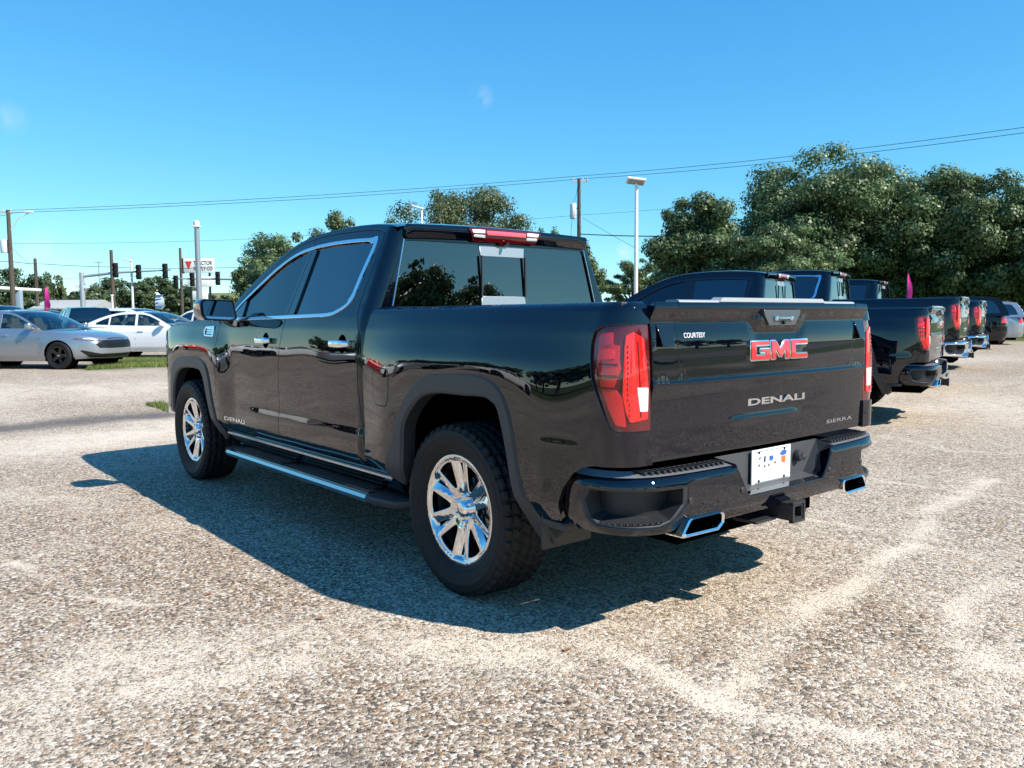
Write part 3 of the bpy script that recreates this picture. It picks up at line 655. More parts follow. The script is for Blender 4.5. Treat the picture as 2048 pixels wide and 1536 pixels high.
    MB().loft([[(x, s*.676, z) for x, z in ((-1.074, 1.384), (-1.071, 1.391), (-1.058, 1.3945), (-1.01, 1.3945), (-1.0, 1.383))] for s in (-1, 1)]).build('gate_cap', CAP, tg)
    MB().loft([[(-1.078, y0, 1.387), (-1.076, y1, 1.4045), (-1.03, y1, 1.4065), (-1.02, y0, 1.387)] for y0, y1 in ((.42, .40), (.41, .395), (-.385, -.37), (-.395, -.375))]).build('step_lip', CAP, tg)
    # corner wedge reflectors on the outer gate
    for sgn in (1, -1):
        Panel([(sgn*a, b) for a, b in ((.705, 1.296), (.788, 1.300), (.780, 1.215), (.722, 1.213))], lambda y, z: gatemap(y, z, .002)+np.stack([-.22*(1.302-z), 0*y, 0*z], 1), (-1, 0, .3), .03, depth=.004).build('corner_scoop', GLOSS, tg)
    # handle
    hd = roundpoly([(.140, 1.352), (-.140, 1.352), (-.135, 1.332), (-.098, 1.288), (.098, 1.288), (.135, 1.332)], .004, 2)
    hp = lambda add: (lambda y, z: np.stack([-1.104-add+.04*np.maximum(0, 1.31-z), y, z], 1))
    hn = Panel(hd, hp(0), (-1, 0, 0), .05, depth=.03, e=.002).build('gate_handle', mat('handle_grey', (.16, .17, .185), .3, .7), tg)
    MB().box(-1.118, -1.104, -.045, .045, 1.312, 1.324, .003).build('handle_bar', SATIN, hn)
    for sgn in (1, -1): MB().box(-1.116, -1.104, min(sgn*.048, sgn*.07), max(sgn*.048, sgn*.07), 1.306, 1.328, .005).build('handle_button', CHROME, hn)
    MB().lathe([(-.012, .001), (-.012, .007), (0, .008)], 12, axis='x', c=(-1.104, 0, 1.298)).build('camera_eye', GLOSS, hn)
    # gate lettering
    def gate_at(y, z, d): 
        a = gatemap(np.array([y]), np.array([z]))[0]; return (a[0]-d, a[1], a[2])
    T = .21
    G_ = [(1, 1), (0, 1), (0, 0), (1, 0), (1, .58), (.50, .58), (.50, .38), (.76, .38), (.76, .22), (.26, .22), (.26, .78), (1, .78)]
    M_ = [(0, 0), (0, 1), (.26, 1), (.5, .52), (.74, 1), (1, 1), (1, 0), (.78, 0), (.78, .60), (.58, .14), (.42, .14), (.22, .60), (.22, 0)]
    C_ = [(1, 1), (0, 1), (0, 0), (1, 0), (1, .22), (.26, .22), (.26, .78), (1, .78)]
    def offs(q, w):
        q = np.asarray(q, float); 
        if area2(q) < 0: q = q[::-1]
        out = []
        for i in range(len(q)):
            a, b, c = q[i-1], q[i], q[(i+1) % len(q)]; d1 = (b-a)/np.hypot(*(b-a)); d2 = (c-b)/np.hypot(*(c-b))
            n1 = np.array([d1[1], -d1[0]]); n2 = np.array([d2[1], -d2[0]]); m = n1+n2; m = m/max(m@m, .35)*2*w; out.append(b+m*.5*2/2)
        return np.array(out)
    for L, y0, wd in ((G_, .222, .138), (M_, .070, .140), (C_, -.084, .134)):
        lp = roundpoly([(y0-a*wd, 1.139+b*.080) for a, b in L], .003, 1)
        base = Panel(offs(lp, .0065), lambda y, z: gatemap(y, z, .012), (-1, 0, 0), .03, depth=.014, e=.002, hb=.02).build('badge_letter', CHROME, ig)
        Panel(offs(lp, -.0035), lambda y, z: gatemap(y, z, .0150), (-1, 0, 0), .03, depth=.002, e=.001, hb=.02).build('letter_face', BADGE_RED, base)
    text_on('model_lettering', 'DENALI', lambda a, b, d: gate_at(.222-a*.444, .942+b*.030, d), CHROME, tg, .008, .03)
    text_on('model_lettering', 'SIERRA', lambda a, b, d: gate_at(-.440-a*.262, .806+b*.017, d), CHROME, tg, .004, .0)
    text_on('dealer_sticker', 'COURTESY', lambda a, b, d: gate_at(.640-a*.128, 1.243+b*.020, d), WHITE, ig, .0015, .0)
    # --- rear bumper
    sN = [(-.382, .712), (-.342, .640), (-.300, .575), (-.285, .566), (.285, .566), (.300, .575), (.342, .640), (.382, .712)]
    ex = [(-.735, .49), (-.690, .535), (-.672, .541), (-.478, .541), (-.466, .53), (-.466, .49)]
    bp = [(-1.270, .690), (-1.225, .705), (-1.15, .712)]+[(s, .712) for s in (-.9, -.7, -.5)]+sN+[(s, .712) for s in (.5, .7, .9)]+[(1.15, .712), (1.225, .705), (1.270, .690), (1.262, .60), (1.235, .535), (1.18, .492), (1.0, .487), (.78, .482)]+[(-a, b) for a, b in ex]+[(.3, .492), (0, .492), (-.3, .492)]+ex[::-1]+[(-.78, .482), (-1.0, .487), (-1.18, .492), (-1.235, .535), (-1.262, .60)]
    pk = roundpoly([(-1.155, .622), (-1.125, .672), (-.99, .671), (-.83, .668), (-.672, .666), (-.674, .590), (-.745, .522), (-.80, .506), (-.95, .508), (-1.09, .515), (-1.13, .545)], [.02, .02, 0, 0, .015, .02, .03, .02, 0, .02, .03], 4)
    pkr = pk*[-1, 1]
    bumper = Panel(bp, bumpmap, (-1, 0, 0), .03, [pk, pkr], depth=.05, hdepth=.004, e=.006, hb=.02).build('rear_bumper', GLOSS if False else PAINT, P)
    for q in (pk, pkr):
        for_in = big(q, .93)
        fr_ = Panel(q, lambda s, z: bumpmap(s, z, -.006), (-1, 0, 0), .03, [for_in], depth=.01, hdepth=.085, e=.006, hb=.02).build('step_frame', PLAST, bumper)
        Panel(big(q, .97), lambda s, z: bumpmap(s, z, -.10), (-1, 0, 0), .05, depth=0).build('step_back', PLAST, fr_)
        sg = -1 if np.mean(q[:, 0]) < 0 else 1
        n = 26; rows = []
        for s in np.linspace(.76, 1.10, n):
            a = bumpmap(np.array([sg*s]), np.array([.524]), -.012)[0]; b = bumpmap(np.array([sg*s]), np.array([.526]), -.10)[0]; rows.append((a, b))
        mb = MB(); V = []; F = []
        for i, (a, b) in enumerate(rows): V += [a, b]
        for i in range(n-1): F.append((2*i, 2*i+1, 2*i+3, 2*i+2))
        mb.raw(V, F).build('step_floor', PLAST, fr_)
        for i in range(1, n-1):
            a, b = rows[i]; d = (b-a); 
            for t in (.1, .32, .54):
                c0 = a+d*(t+.11*(i % 2)); MB().box(c0[0]-.005, c0[0]+.005, c0[1]-.005, c0[1]+.005, c0[2]-.002, c0[2]+.006).build('tread_stud', PLASTG, fr_)
    # top pad with ribs
    sg_ = np.linspace(.40, 1.24, 30)
    for sg in (-1, 1):
        V = []; F = []
        for s in sg_:
            a = bumpmap(np.array([sg*s]), np.array([.712]), .004)[0]; 
            b = np.array([max(a[0]+.10, -1.045) if abs(a[1]) < .90 else a[0]+.06, a[1]*(.985 if abs(a[1]) < .9 else .93), .722])
            V += [a, (a*.15+b*.85)+np.array([0, 0, .003]), b, b-np.array([0, 0, .06])]
        for i in range(len(sg_)-1):
            for j in range(3): F.append((4*i+j, 4*i+j+1, 4*i+5+j, 4*i+4+j))
        pad = MB().raw(V, F).build('step_top', mat('step_grey', (.15, .155, .165), .38, noise=.15, nscale=300, bump=.15, bscale=900), bumper)
        for s in np.linspace(.43, .86, 15):
            a = bumpmap(np.array([sg*s]), np.array([.712]), -.004)[0]
            MB().box(a[0]+.012, a[0]+.075, a[1]-.007, a[1]+.007, .715, .7285, .002).build('step_rib', PLAST, pad)
    # number plate recess
    nb_ = MB()
    nb_.raw([(-1.045, .40, .735), (-1.045, -.40, .735), (-1.045, -.29, .585), (-1.045, .29, .585)], [(0, 1, 2, 3)])
    nb_.raw([(-1.045, .30, .587), (-1.045, -.30, .587), (-1.145, -.285, .566), (-1.145, .285, .566)], [(0, 1, 2, 3)])
    for s in (1, -1): nb_.raw([(-1.045, s*.40, .735), (-1.045, s*.29, .585), (-1.143, s*.296, .572), (-1.143, s*.384, .716)], [(0, 1, 2, 3)])
    rec = nb_.build('plate_recess', mat('recess_grey', (.06, .063, .07), .4, noise=.15, nscale=300, bump=.15, bscale=900), bumper, smooth=0)
    MB().lathe([(-.03, .001), (-.03, .020), (-.022, .026), (0, .028)], 20, axis='x', c=(-1.045, -.225, .672)).build('trailer_socket', PLAST, rec)
    MB().lathe([(-.008, .001), (-.008, .008), (0, .009)], 10, axis='x', c=(-1.045, -.30, .655)).build('lock_cover', SATIN, rec)
    lp = MB().box(-1.062, -1.056, -.1525, .1525, .580, .736, .002).build('license_plate', WHITE, bumper)
    BLU = mat('plate_blue', (.03, .12, .42), .4); ORA = mat('plate_orange', (.75, .16, .04), .4); INK = mat('plate_ink', (.03, .05, .10), .4)
    def mark(pts, m, nm='plate_mark'):
        MB().raw([(-1.0635, a, b) for a, b in pts], [tuple(range(len(pts)))]).build(nm, m, lp, smooth=0)
    mark([(-.060, .700), (-.083, .716), (-.120, .712), (-.115, .694), (-.085, .690)], BLU); mark([(-.075, .688), (-.112, .689), (-.108, .655), (-.078, .660)], ORA)
    mark([(.02, .700), (-.005, .700), (-.015, .686), (.0, .676), (.018, .678)], BLU); mark([(.060, .702), (.048, .704), (.050, .676), (.064, .676)], INK)
    for (a, b) in ((.10, .70), (.104, .668), (.062, .660), (.03, .662), (-.02, .668)): mark([(a, b), (a-.012, b+.003), (a-.013, b-.006), (a-.002, b-.010)], INK)
    mark([(.03, .640), (-.045, .672), (-.046, .670), (.03, .637)], mat('plate_grey', (.45, .45, .45), .5))
    for a in (-.10, .10):
        for b in (.594, .722): MB().lathe([(-.003, .001), (-.003, .006), (0, .006)], 8, axis='x', c=(-1.062, a, b)).build('plate_bolt', DARK, lp)
    mark([(.13, .728), (-.13, .728), (-.13, .7255), (.13, .7255)], INK); mark([(.13, .5875), (-.13, .5875), (-.13, .5855), (.13, .5855)], INK)
    # sensors
    for s in (-.665, -.345, .345, .665):
        a = bumpmap(np.array([s]), np.array([.602]), .0005)[0]
        MB().lathe([(-.003, .001), (-.003, .011), (-.001, .013), (.004, .013)], 14, axis='x', c=a).build('parking_sensor', PLAST, bumper)
    # exhaust tips
    for sg in (1, -1):
        o_ = [(.735, .462), (.690, .529), (.676, .536), (.482, .536), (.470, .527), (.472, .488), (.505, .462)]
        i_ = (np.array(o_)-np.mean(o_, 0))*[.86, .72]+np.mean(o_, 0)
        o_ = roundpoly(o_, .010, 3); i_ = roundpoly(i_, .008, 3); n = len(o_)
        xo = lambda y: -1.150+.10*max(0, y-.62)
        rings = [[(xo(a)+.10, sg*a, b) for a, b in o_], [(xo(a), sg*a, b) for a, b in o_], [(xo(a)-.006, sg*((a*.6+c*.4)), b*.6+d*.4) for (a, b), (c, d) in zip(o_, i_)], [(xo(a), sg*a, b) for a, b in i_], [(xo(a)+.09, sg*a, b) for a, b in i_]]
        et = MB().loft(rings, cap=False).build('exhaust_tip', CHROME, P)
        MB().raw([(xo(a)+.088, sg*a, b) for a, b in i_], [tuple(range(n))]).build('pipe_bore', DARK, et)
    # tow hitch
    th = MB()
    a, b, c_, d_ = -.040, .042, .428, .505
    o_ = [(a, c_), (b, c_), (b, d_), (a, d_)]; i_ = [(a+.014, c_+.014), (b-.014, c_+.014), (b-.014, d_-.014), (a+.014, d_-.014)]
    th.loft([[(-.9, y, z) for y, z in o_], [(-1.20, y, z) for y, z in o_], [(-1.20, y, z) for y, z in i_], [(-1.02, y, z) for y, z in i_]], cap=False)
    th.box(-1.205, -1.185, a-.008, b+.008, c_-.008, c_+.004).box(-1.205, -1.185, a-.008, b+.008, d_-.004, d_+.008).box(-1.205, -1.185, a-.008, a+.004, c_, d_).box(-1.205, -1.185, b-.004, b+.008, c_, d_)
    th.box(-1.12, -1.0, .048, .20, .425, .437).box(-1.12, -1.0, -.20, -.048, .425, .437).tube([(-.98, -.62, .47), (-.98, .62, .47)], .035, 12)
    th.build('tow_hitch', PLAST, P)
    # --- underbody, bed tub
    MB().box(-.95, 4.2, -.52, .52, .36, .56).box(.85, 3.1, -.90, .90, .42, .56).build('underbody', DARK, P)
    MB().box(-.9, .78, -.54, .54, .78, .84).box(.74, .80, -.86, .86, .84, 1.37).build('bed_floor', PLAST, P)
    for sg in (1, -1):
        MB().box(-1.0, .78, *sorted((sg*.80, sg*.84)), 1.03, 1.372).box(-1.0, .78, *sorted((sg*.81, sg*.925)), 1.366, 1.385, .004).build('bed_wall', PLAST, P)
    MB().tube([(-.6, -.45, .42), (.5, -.5, .45), (2.2, -.4, .42)], .05, 10).build('exhaust_pipe', STEEL, P)
    MB().tube([(0, -.8, .41), (0, -.15, .41), (0, 0, .41), (0, .15, .41), (0, .8, .41)], [.05, .06, .15, .06, .05], 12).build('rear_axle', DARK, P)
    # --- cabin
    for x, nm in ((1.55, 'front_seat'), (2.45, None)):
        pass
    for (x, y, w) in ((2.20, .40, .25), (2.20, -.40, .25), (1.25, .40, .30), (1.25, -.40, .30)):
        st = MB().box(x-.02, x+.50, y-w, y+w, .78, .96, .05)
        st.loft([[(x-.02+a, y+s*w*kk, z) for a, s in ((0, -1), (.12, -1), (.12, 1), (0, 1))] for a0, z, kk in ((0, .92, 1), (0, 1.0, 1), (-.05, 1.5, .9), (-.06, 1.54, .75))]).box(x-.08, x+.02, y-.13, y+.13, 1.55, 1.72, .03)
        st.build('seat', SEAT, P)
    MB().box(2.86, 3.1, -.85, .85, .95, 1.30, .06).build('dashboard', SEAT, P)
    MB().tube([(2.74+.03*math.sin(t), .40+.185*math.cos(t), 1.22+.18*math.sin(t)) for t in np.linspace(0, 2*math.pi, 25)], .014, 8, cap=False).build('steering_wheel', SEAT, P)
    MB().box(.95, 3.05, -.88, .88, .56, .80).build('cabin_floor', DARK, P)
    # --- mirrors, handles, badges
    for sg in (1, -1):
        fdp = fdo[0 if sg > 0 else 1]; rdp = rdo[0 if sg > 0 else 1]; fnp = fen[0 if sg > 0 else 1]
        # mirror head: seen from behind a rounded box with the glass facing back
        def hr(x, k, dz=0): return [(x, sg*y, z+dz) for y, z in roundpoly((np.array([(1.005, 1.325), (1.03, 1.462), (1.245, 1.468), (1.268, 1.44), (1.262, 1.352), (1.235, 1.318), (1.05, 1.308)])-[1.135, 1.39])*k+[1.135, 1.39], .02, 3)]
        mi = MB().loft([hr(2.655, 1.0), hr(2.64, .985), hr(2.70, 1.0), hr(2.78, .98), hr(2.84, .86), hr(2.875, .6)]).build('mirror', GLOSS, fdp)
        gl_ = [(2.6385, sg*y, z) for y, z in roundpoly((np.array([(1.015, 1.335), (1.038, 1.452), (1.238, 1.458), (1.256, 1.436), (1.25, 1.36), (1.228, 1.33), (1.055, 1.32)])-[1.135, 1.39])*.95+[1.135, 1.39], .02, 3)]
        MB().raw(gl_, [tuple(range(len(gl_)))]).build('mirror_glass', mat('mirror_glass', (.35, .4, .5), .02, 1.), mi, smooth=0)
        MB().loft([[(x, sg*y, z) for x, z in ((2.68, zc-.02), (2.80, zc-.02), (2.79, zc+.02), (2.69, zc+.02))] for y, zc in ((.94, 1.285), (1.0, 1.290), (1.06, 1.322))]).build('mirror_arm', PLAST, mi)
        for dp, xh in ((fdp, 2.18), (rdp, 1.10)):
            yh = float(cabmap(np.array([xh]), np.array([1.185]))[0, 1])
            cup = Panel([(xh+.050*math.cos(t), 1.182+.052*math.sin(t)) for t in np.linspace(0, 2*math.pi, 24, endpoint=False)], lambda u, z: cabmap(u, z, .0012), (0, 1, 0), .03, depth=.001).build('handle_cup', DARK, dp, mirror=sg < 0)
            n = 9; rings = []
            for t in np.linspace(-1, 1, n):
                hh = .021*(1-.25*t**6); dd = .030*(1-t**8)+.012
                rings.append([(xh+.105*t, sg*(yh+dd+.010*math.cos(a)), 1.183+hh*math.sin(a)) for a in np.linspace(0, 2*math.pi, 12, endpoint=False)])
            MB().loft(rings).build('door_handle', CHROME, dp)
        yl = lambda x, z: float(cabmap(np.array([x]), np.array([z]))[0, 1])
        s_ = 1 if sg > 0 else -1
        text_on('door_lettering', 'DENALI', lambda a, b, d: ((2.93-a*.36) if s_ > 0 else (2.57+a*.36), s_*(yl((2.93-a*.36) if s_ > 0 else (2.57+a*.36), .575+b*.028)+d), .575+b*.028), CHROME, fdp, .004, .01)
        bo = roundpoly([(3.13, 1.275), (3.30, 1.268), (3.335, 1.235), (3.30, 1.20), (3.13, 1.195)], .008, 2); bi = big(bo, .78)
        bd = Panel(bo, lambda u, z: cabmap(u, z, .008), (0, 1, 0), .03, [bi], depth=.009, e=.002).build('fender_badge', CHROME, fnp, mirror=sg < 0)
        for k_ in range(3): Panel([(3.16, 1.217+k_*.017), (3.27, 1.217+k_*.017), (3.27, 1.226+k_*.017), (3.16, 1.226+k_*.017)], lambda u, z: cabmap(u, z, .005), (0, 1, 0), .03, depth=.004, e=.001).build('badge_bar', CHROME, bd, mirror=sg < 0)
    # --- wheels
    for x in (0, 3.745):
        for left in (True, False): make_wheel(P, x, .872 if left else -.872, .412, left)
    # antenna and roof drip
    return root
truck = empty('pickup_truck'); build_truck(truck)
tag(truck, 'black crew cab pickup truck in the foreground, seen from its rear left corner', 'pickup truck', 'black pickup trucks on the lot')
# ------------------------------------------------------------------ value noise for masks
def vnoise(x, y, s, seed=0):
    r = np.random.default_rng(seed).random((64, 64)); x = np.asarray(x)*s; y = np.asarray(y)*s
    i = np.floor(x).astype(int); j = np.floor(y).astype(int); fx = x-i; fy = y-j; fx = fx*fx*(3-2*fx); fy = fy*fy*(3-2*fy)
    g = lambda a, b: r[a % 64, b % 64]
    return (g(i, j)*(1-fx)+g(i+1, j)*fx)*(1-fy)+(g(i, j+1)*(1-fx)+g(i+1, j+1)*fx)*fy
def fbm(x, y, s, seed=0, n=4): return sum(vnoise(x, y, s*2**k, seed+k)*.5**k for k in range(n))/sum(.5**k for k in range(n))

# ------------------------------------------------------------------ the ground: one sheet, fine near the truck
def axis_pts(lo, hi, c0, c1, d):
    a = [c0]; st = d
    while a[-1] > lo: st *= 1.12; a.append(a[-1]-st)
    b = list(np.arange(c0, c1, d)); c = [c1]; st = d
    while c[-1] < hi: st *= 1.12; c.append(c[-1]+st)
    return np.array(a[:0:-1]+b+c)
gxs = axis_pts(-500, 700, -3.2, 9.0, .05); gys = axis_pts(-700, 500, -7.0, 3.6, .05)
GX, GY = np.meshgrid(gxs, gys, indexing='ij'); nx_, ny_ = GX.shape
px, py = GX.ravel(), GY.ravel(); PP = np.stack([px, py], 1)
wx = px+.35*(fbm(px, py, 1.3, 3)-.5); wy = py+.35*(fbm(px, py, 1.3, 9)-.5); PW = np.stack([wx, wy], 1)
def gl(*uv): return np.array([on_ground(*p)[:2] for p in uv])
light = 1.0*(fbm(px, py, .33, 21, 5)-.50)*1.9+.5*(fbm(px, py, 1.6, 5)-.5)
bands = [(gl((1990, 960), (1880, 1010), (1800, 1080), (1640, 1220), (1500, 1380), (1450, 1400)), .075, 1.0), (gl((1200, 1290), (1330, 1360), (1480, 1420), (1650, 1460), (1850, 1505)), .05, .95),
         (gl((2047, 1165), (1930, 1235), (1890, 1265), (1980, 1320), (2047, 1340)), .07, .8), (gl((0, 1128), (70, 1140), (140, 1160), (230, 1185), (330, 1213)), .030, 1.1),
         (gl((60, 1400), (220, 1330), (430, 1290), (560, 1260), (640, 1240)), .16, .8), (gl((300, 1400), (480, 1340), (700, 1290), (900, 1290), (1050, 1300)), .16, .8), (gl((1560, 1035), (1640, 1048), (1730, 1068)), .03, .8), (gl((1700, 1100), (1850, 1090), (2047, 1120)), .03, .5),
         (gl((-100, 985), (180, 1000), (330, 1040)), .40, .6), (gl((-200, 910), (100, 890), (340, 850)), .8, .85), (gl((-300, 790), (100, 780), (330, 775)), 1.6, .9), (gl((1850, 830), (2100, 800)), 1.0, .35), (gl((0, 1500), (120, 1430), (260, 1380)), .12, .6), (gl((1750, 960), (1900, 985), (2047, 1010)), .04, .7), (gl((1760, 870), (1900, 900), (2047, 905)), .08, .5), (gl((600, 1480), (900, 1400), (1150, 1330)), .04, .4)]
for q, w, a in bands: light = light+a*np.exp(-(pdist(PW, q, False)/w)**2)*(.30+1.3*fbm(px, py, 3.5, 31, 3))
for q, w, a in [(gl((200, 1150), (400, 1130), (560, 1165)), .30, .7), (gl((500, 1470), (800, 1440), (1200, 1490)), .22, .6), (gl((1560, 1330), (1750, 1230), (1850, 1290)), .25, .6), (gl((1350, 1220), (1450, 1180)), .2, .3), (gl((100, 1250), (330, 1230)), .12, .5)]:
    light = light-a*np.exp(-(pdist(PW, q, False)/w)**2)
dark = np.zeros_like(px)
for q, w, a in [(gl((-60, 862), (60, 852), (160, 842), (320, 828)), .42, 1.25), (gl((20, 772), (100, 766), (190, 768)), .18, .45), (gl((210, 750), (300, 746)), .10, .35), (gl((1820, 775), (1950, 760)), .3, .3)]:
    dark = np.maximum(dark, a*np.exp(-(pdist(PW, q, False)/w)**2)*(.35+.9*fbm(px, py, 1.7, 44)))
# pores: small dark spots and stains
dark = np.maximum(dark, .5*sstep(.72, .82, fbm(px, py, .9, 77)))
dfw = (px-CAM[0])*_f[0]+(py-CAM[1])*_f[1]; drt = (px-CAM[0])*_r[0]+(py-CAM[1])*_r[1]
edge = 3*(fbm(px, py, .08, 61)-.5)
grass = sstep(38, 40, dfw+edge)*(drt < 5)+sstep(33, 36, dfw+edge)*(drt >= 5)                  # beyond the lot
road = (np.abs(dfw-52) < 5.5)*(drt < 8)*1.0
road = np.maximum(road, (np.abs(px+31) < 4)*1.0); grass = np.maximum(grass, sstep(-15, -17, px+edge*.3)); grass = np.maximum(grass, sstep(21, 24, py+edge*.3))
gst = gl((170, 741), (260, 735), (345, 733), (420, 722), (300, 719), (210, 724)); GSTRIP = gst
gd = pdist(PP, gst); gd = np.where(inside(PP, gst), 0, gd); grass = np.maximum(grass, 1-sstep(.0, .35, gd+.3*(fbm(px, py, 2., 8)-.5)))
pz = gz(px, py)+.006*(fbm(px, py, .8, 15)-.5)-.02*sstep(40, 60, np.hypot(px, py))
V = np.stack([px, py, pz], 1); idx = np.arange(nx_*ny_).reshape(nx_, ny_)
F = np.stack([idx[:-1, :-1], idx[1:, :-1], idx[1:, 1:], idx[:-1, 1:]], -1).reshape(-1, 4)
gme = bpy.data.meshes.new('ground'); gme.from_pydata(V.tolist(), [], F.tolist()); gme.polygons.foreach_set('use_smooth', [True]*len(F))
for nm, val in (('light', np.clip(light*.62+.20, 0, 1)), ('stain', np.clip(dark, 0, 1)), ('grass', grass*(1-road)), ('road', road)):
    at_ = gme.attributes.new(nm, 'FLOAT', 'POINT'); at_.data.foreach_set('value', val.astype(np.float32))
gm = bpy.data.materials.new('pebble_concrete'); n, b = nodes_of(gm); N = n.nodes; L = n.links
def nd(t, **k):
    o = N.new(t)
    for a, v in k.items(): setattr(o, a, v)
    return o
def attr(nm): a = nd('ShaderNodeAttribute'); a.attribute_name = nm; return a.outputs['Fac']
tc = nd('ShaderNodeTexCoord')
def mixc(f, a, bb, mode='MIX'):
    m = nd('ShaderNodeMix', data_type='RGBA', blend_type=mode)
    for i, v in ((0, f), (6, a), (7, bb)):
        if hasattr(v, 'is_linked') or hasattr(v, 'links'): L.new(v, m.inputs[i])
        elif i == 0: m.inputs[0].default_value = v
        else: m.inputs[i].default_value = (*v, 1)
    return m.outputs[2]
def mth(op, a, c=None, clamp=False):
    m = nd('ShaderNodeMath', operation=op, use_clamp=clamp)
    for i, v in ((0, a), (1, c)):
        if v is None: continue
        if hasattr(v, 'links'): L.new(v, m.inputs[i])
        else: m.inputs[i].default_value = v
    return m.outputs[0]
def vor(scale, feat='F1', rnd=1.):
    v = nd('ShaderNodeTexVoronoi', feature=feat, voronoi_dimensions='3D'); v.inputs['Scale'].default_value = scale; v.inputs['Randomness'].default_value = rnd; L.new(tc.outputs['Object'], v.inputs['Vector']); return v
def ramp(fac, stops, interp='LINEAR'):
    r = nd('ShaderNodeValToRGB'); r.color_ramp.interpolation = interp; e = r.color_ramp.elements
    while len(e) < len(stops): e.new(.5)
    for k, (p, c) in enumerate(stops): e[k].position = p; e[k].color = (*c, 1)
    L.new(fac, r.inputs[0]); return r.outputs[0]
v1 = vor(80.); v2 = vor(150.); ve = vor(80., 'DISTANCE_TO_EDGE')
sx = nd('ShaderNodeSeparateColor'); L.new(v1.outputs['Color'], sx.inputs[0]); sx2 = nd('ShaderNodeSeparateColor'); L.new(v2.outputs['Color'], sx2.inputs[0])
ST = [(0, (.022, .020, .021)), (.15, (.070, .058, .050)), (.32, (.17, .118, .080)), (.45, (.30, .215, .140)), (.51, (.42, .215, .085)), (.57, (.33, .260, .185)), (.74, (.47, .375, .28)), (.89, (.64, .545, .44)), (1, (.84, .78, .69))]
peb = ramp(sx.outputs[0], ST); peb2 = ramp(sx2.outputs[0], ST)
peb = mixc(.22, peb, peb2)
nz = nd('ShaderNodeTexNoise'); nz.inputs['Scale'].default_value = 9; nz.inputs['Detail'].default_value = 6; L.new(tc.outputs['Object'], nz.inputs['Vector'])
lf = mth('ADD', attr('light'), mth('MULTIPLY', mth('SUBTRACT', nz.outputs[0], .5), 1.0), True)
cem = mixc(mth('MULTIPLY', sx2.outputs[1], .5), (.62, .52, .405), (.44, .37, .29))
# how much of each stone shows above the cement
cover = mth('MULTIPLY', mth('SUBTRACT', mth('ADD', mth('MULTIPLY', ve.outputs['Distance'], 3.2), mth('MULTIPLY', sx.outputs[1], .9)), mth('MULTIPLY', lf, 1.15)), 5.5, True)
basec = mixc(cover, cem, peb)
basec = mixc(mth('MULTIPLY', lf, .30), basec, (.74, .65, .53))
basec = mixc(mth('MULTIPLY', attr('stain'), .8), basec, (.085, .08, .078))
gn = nd('ShaderNodeTexNoise'); gn.inputs['Scale'].default_value = 2.2; gn.inputs['Detail'].default_value = 6; L.new(tc.outputs['Object'], gn.inputs['Vector'])
grc = ramp(gn.outputs[0], [(.3, (.045, .075, .02)), (.5, (.085, .12, .032)), (.7, (.16, .17, .06))])
basec = mixc(attr('grass'), basec, grc); basec = mixc(attr('road'), basec, (.17, .165, .16))
L.new(basec, b.inputs['Base Color']); b.inputs['Roughness'].default_value = .82; b.inputs['Specular IOR Level'].default_value = .25
bm_ = nd('ShaderNodeBump'); bm_.inputs['Strength'].default_value = .55; bm_.inputs['Distance'].default_value = .006
L.new(mth('MULTIPLY', mth('MULTIPLY', ve.outputs['Distance'], 3., True), cover), bm_.inputs['Height']); L.new(bm_.outputs[0], b.inputs['Normal'])
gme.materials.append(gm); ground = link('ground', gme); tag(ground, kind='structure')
# ------------------------------------------------------------------ ordinary cars
RIMDK = mat('black_alloy', (.012, .012, .013), .2, .4, .5, .05); RIMSV = mat('silver_alloy', (.55, .56, .58), .25, .9)
TYREM = {}
def car_wheel(parent, x, y, z, R, left, dark=True):
    key = (round(R, 3), dark)
    if key not in TYREM:
        ty = make_tyre(R, R*.68, .115, 30, 2, False).build('tyre', RUBBER, None, 30)
        hs_ = []
        for i in range(5):
            a0 = i*2*math.pi/5; rr = R*.67
            hs_.append(np.array([(r*math.cos(a0+s*R_(d)), r*math.sin(a0+s*R_(d))) for r, d, s in ((rr*.36, 12, -1), (rr*.88, 25, -1), (rr*.90, 12, -1), (rr*.90, 12, 1), (rr*.88, 25, 1), (rr*.36, 12, 1))]))
        fm = lambda a, b: np.stack([a, np.interp(np.hypot(a, b), [0, R*.15, R*.6, R*.69], [.085, .085, .098, .105]), b], 1)
        fc = Panel([(R*.69*math.cos(t), R*.69*math.sin(t)) for t in np.linspace(0, 2*math.pi, 40, endpoint=False)], fm, (0, 1, 0), .05, hs_, depth=.02, hdepth=.03, e=.004, hb=.05).build('rim', RIMDK if dark else RIMSV, None)
        br = MB().lathe([(.09, R*.68), (-.1, R*.68), (-.1, .02)], 24).build('barrel', DARK, None)
        cp = MB().lathe([(.10, .002), (.10, .02), (.08, .028)], 14).build('cap', SATIN, None)
        TYREM[key] = [o.data for o in (br, ty, fc, cp)]
        for o in (br, ty, fc, cp): bpy.data.objects.remove(o)
    m = TYREM[key]; w = link('wheel', m[0], parent, (x, y, z)); w.rotation_euler = (0, 0, 0 if left else math.pi)
    link('tyre', m[1], w); link('rim', m[2], w); link('hub_cap', m[3], w); return w
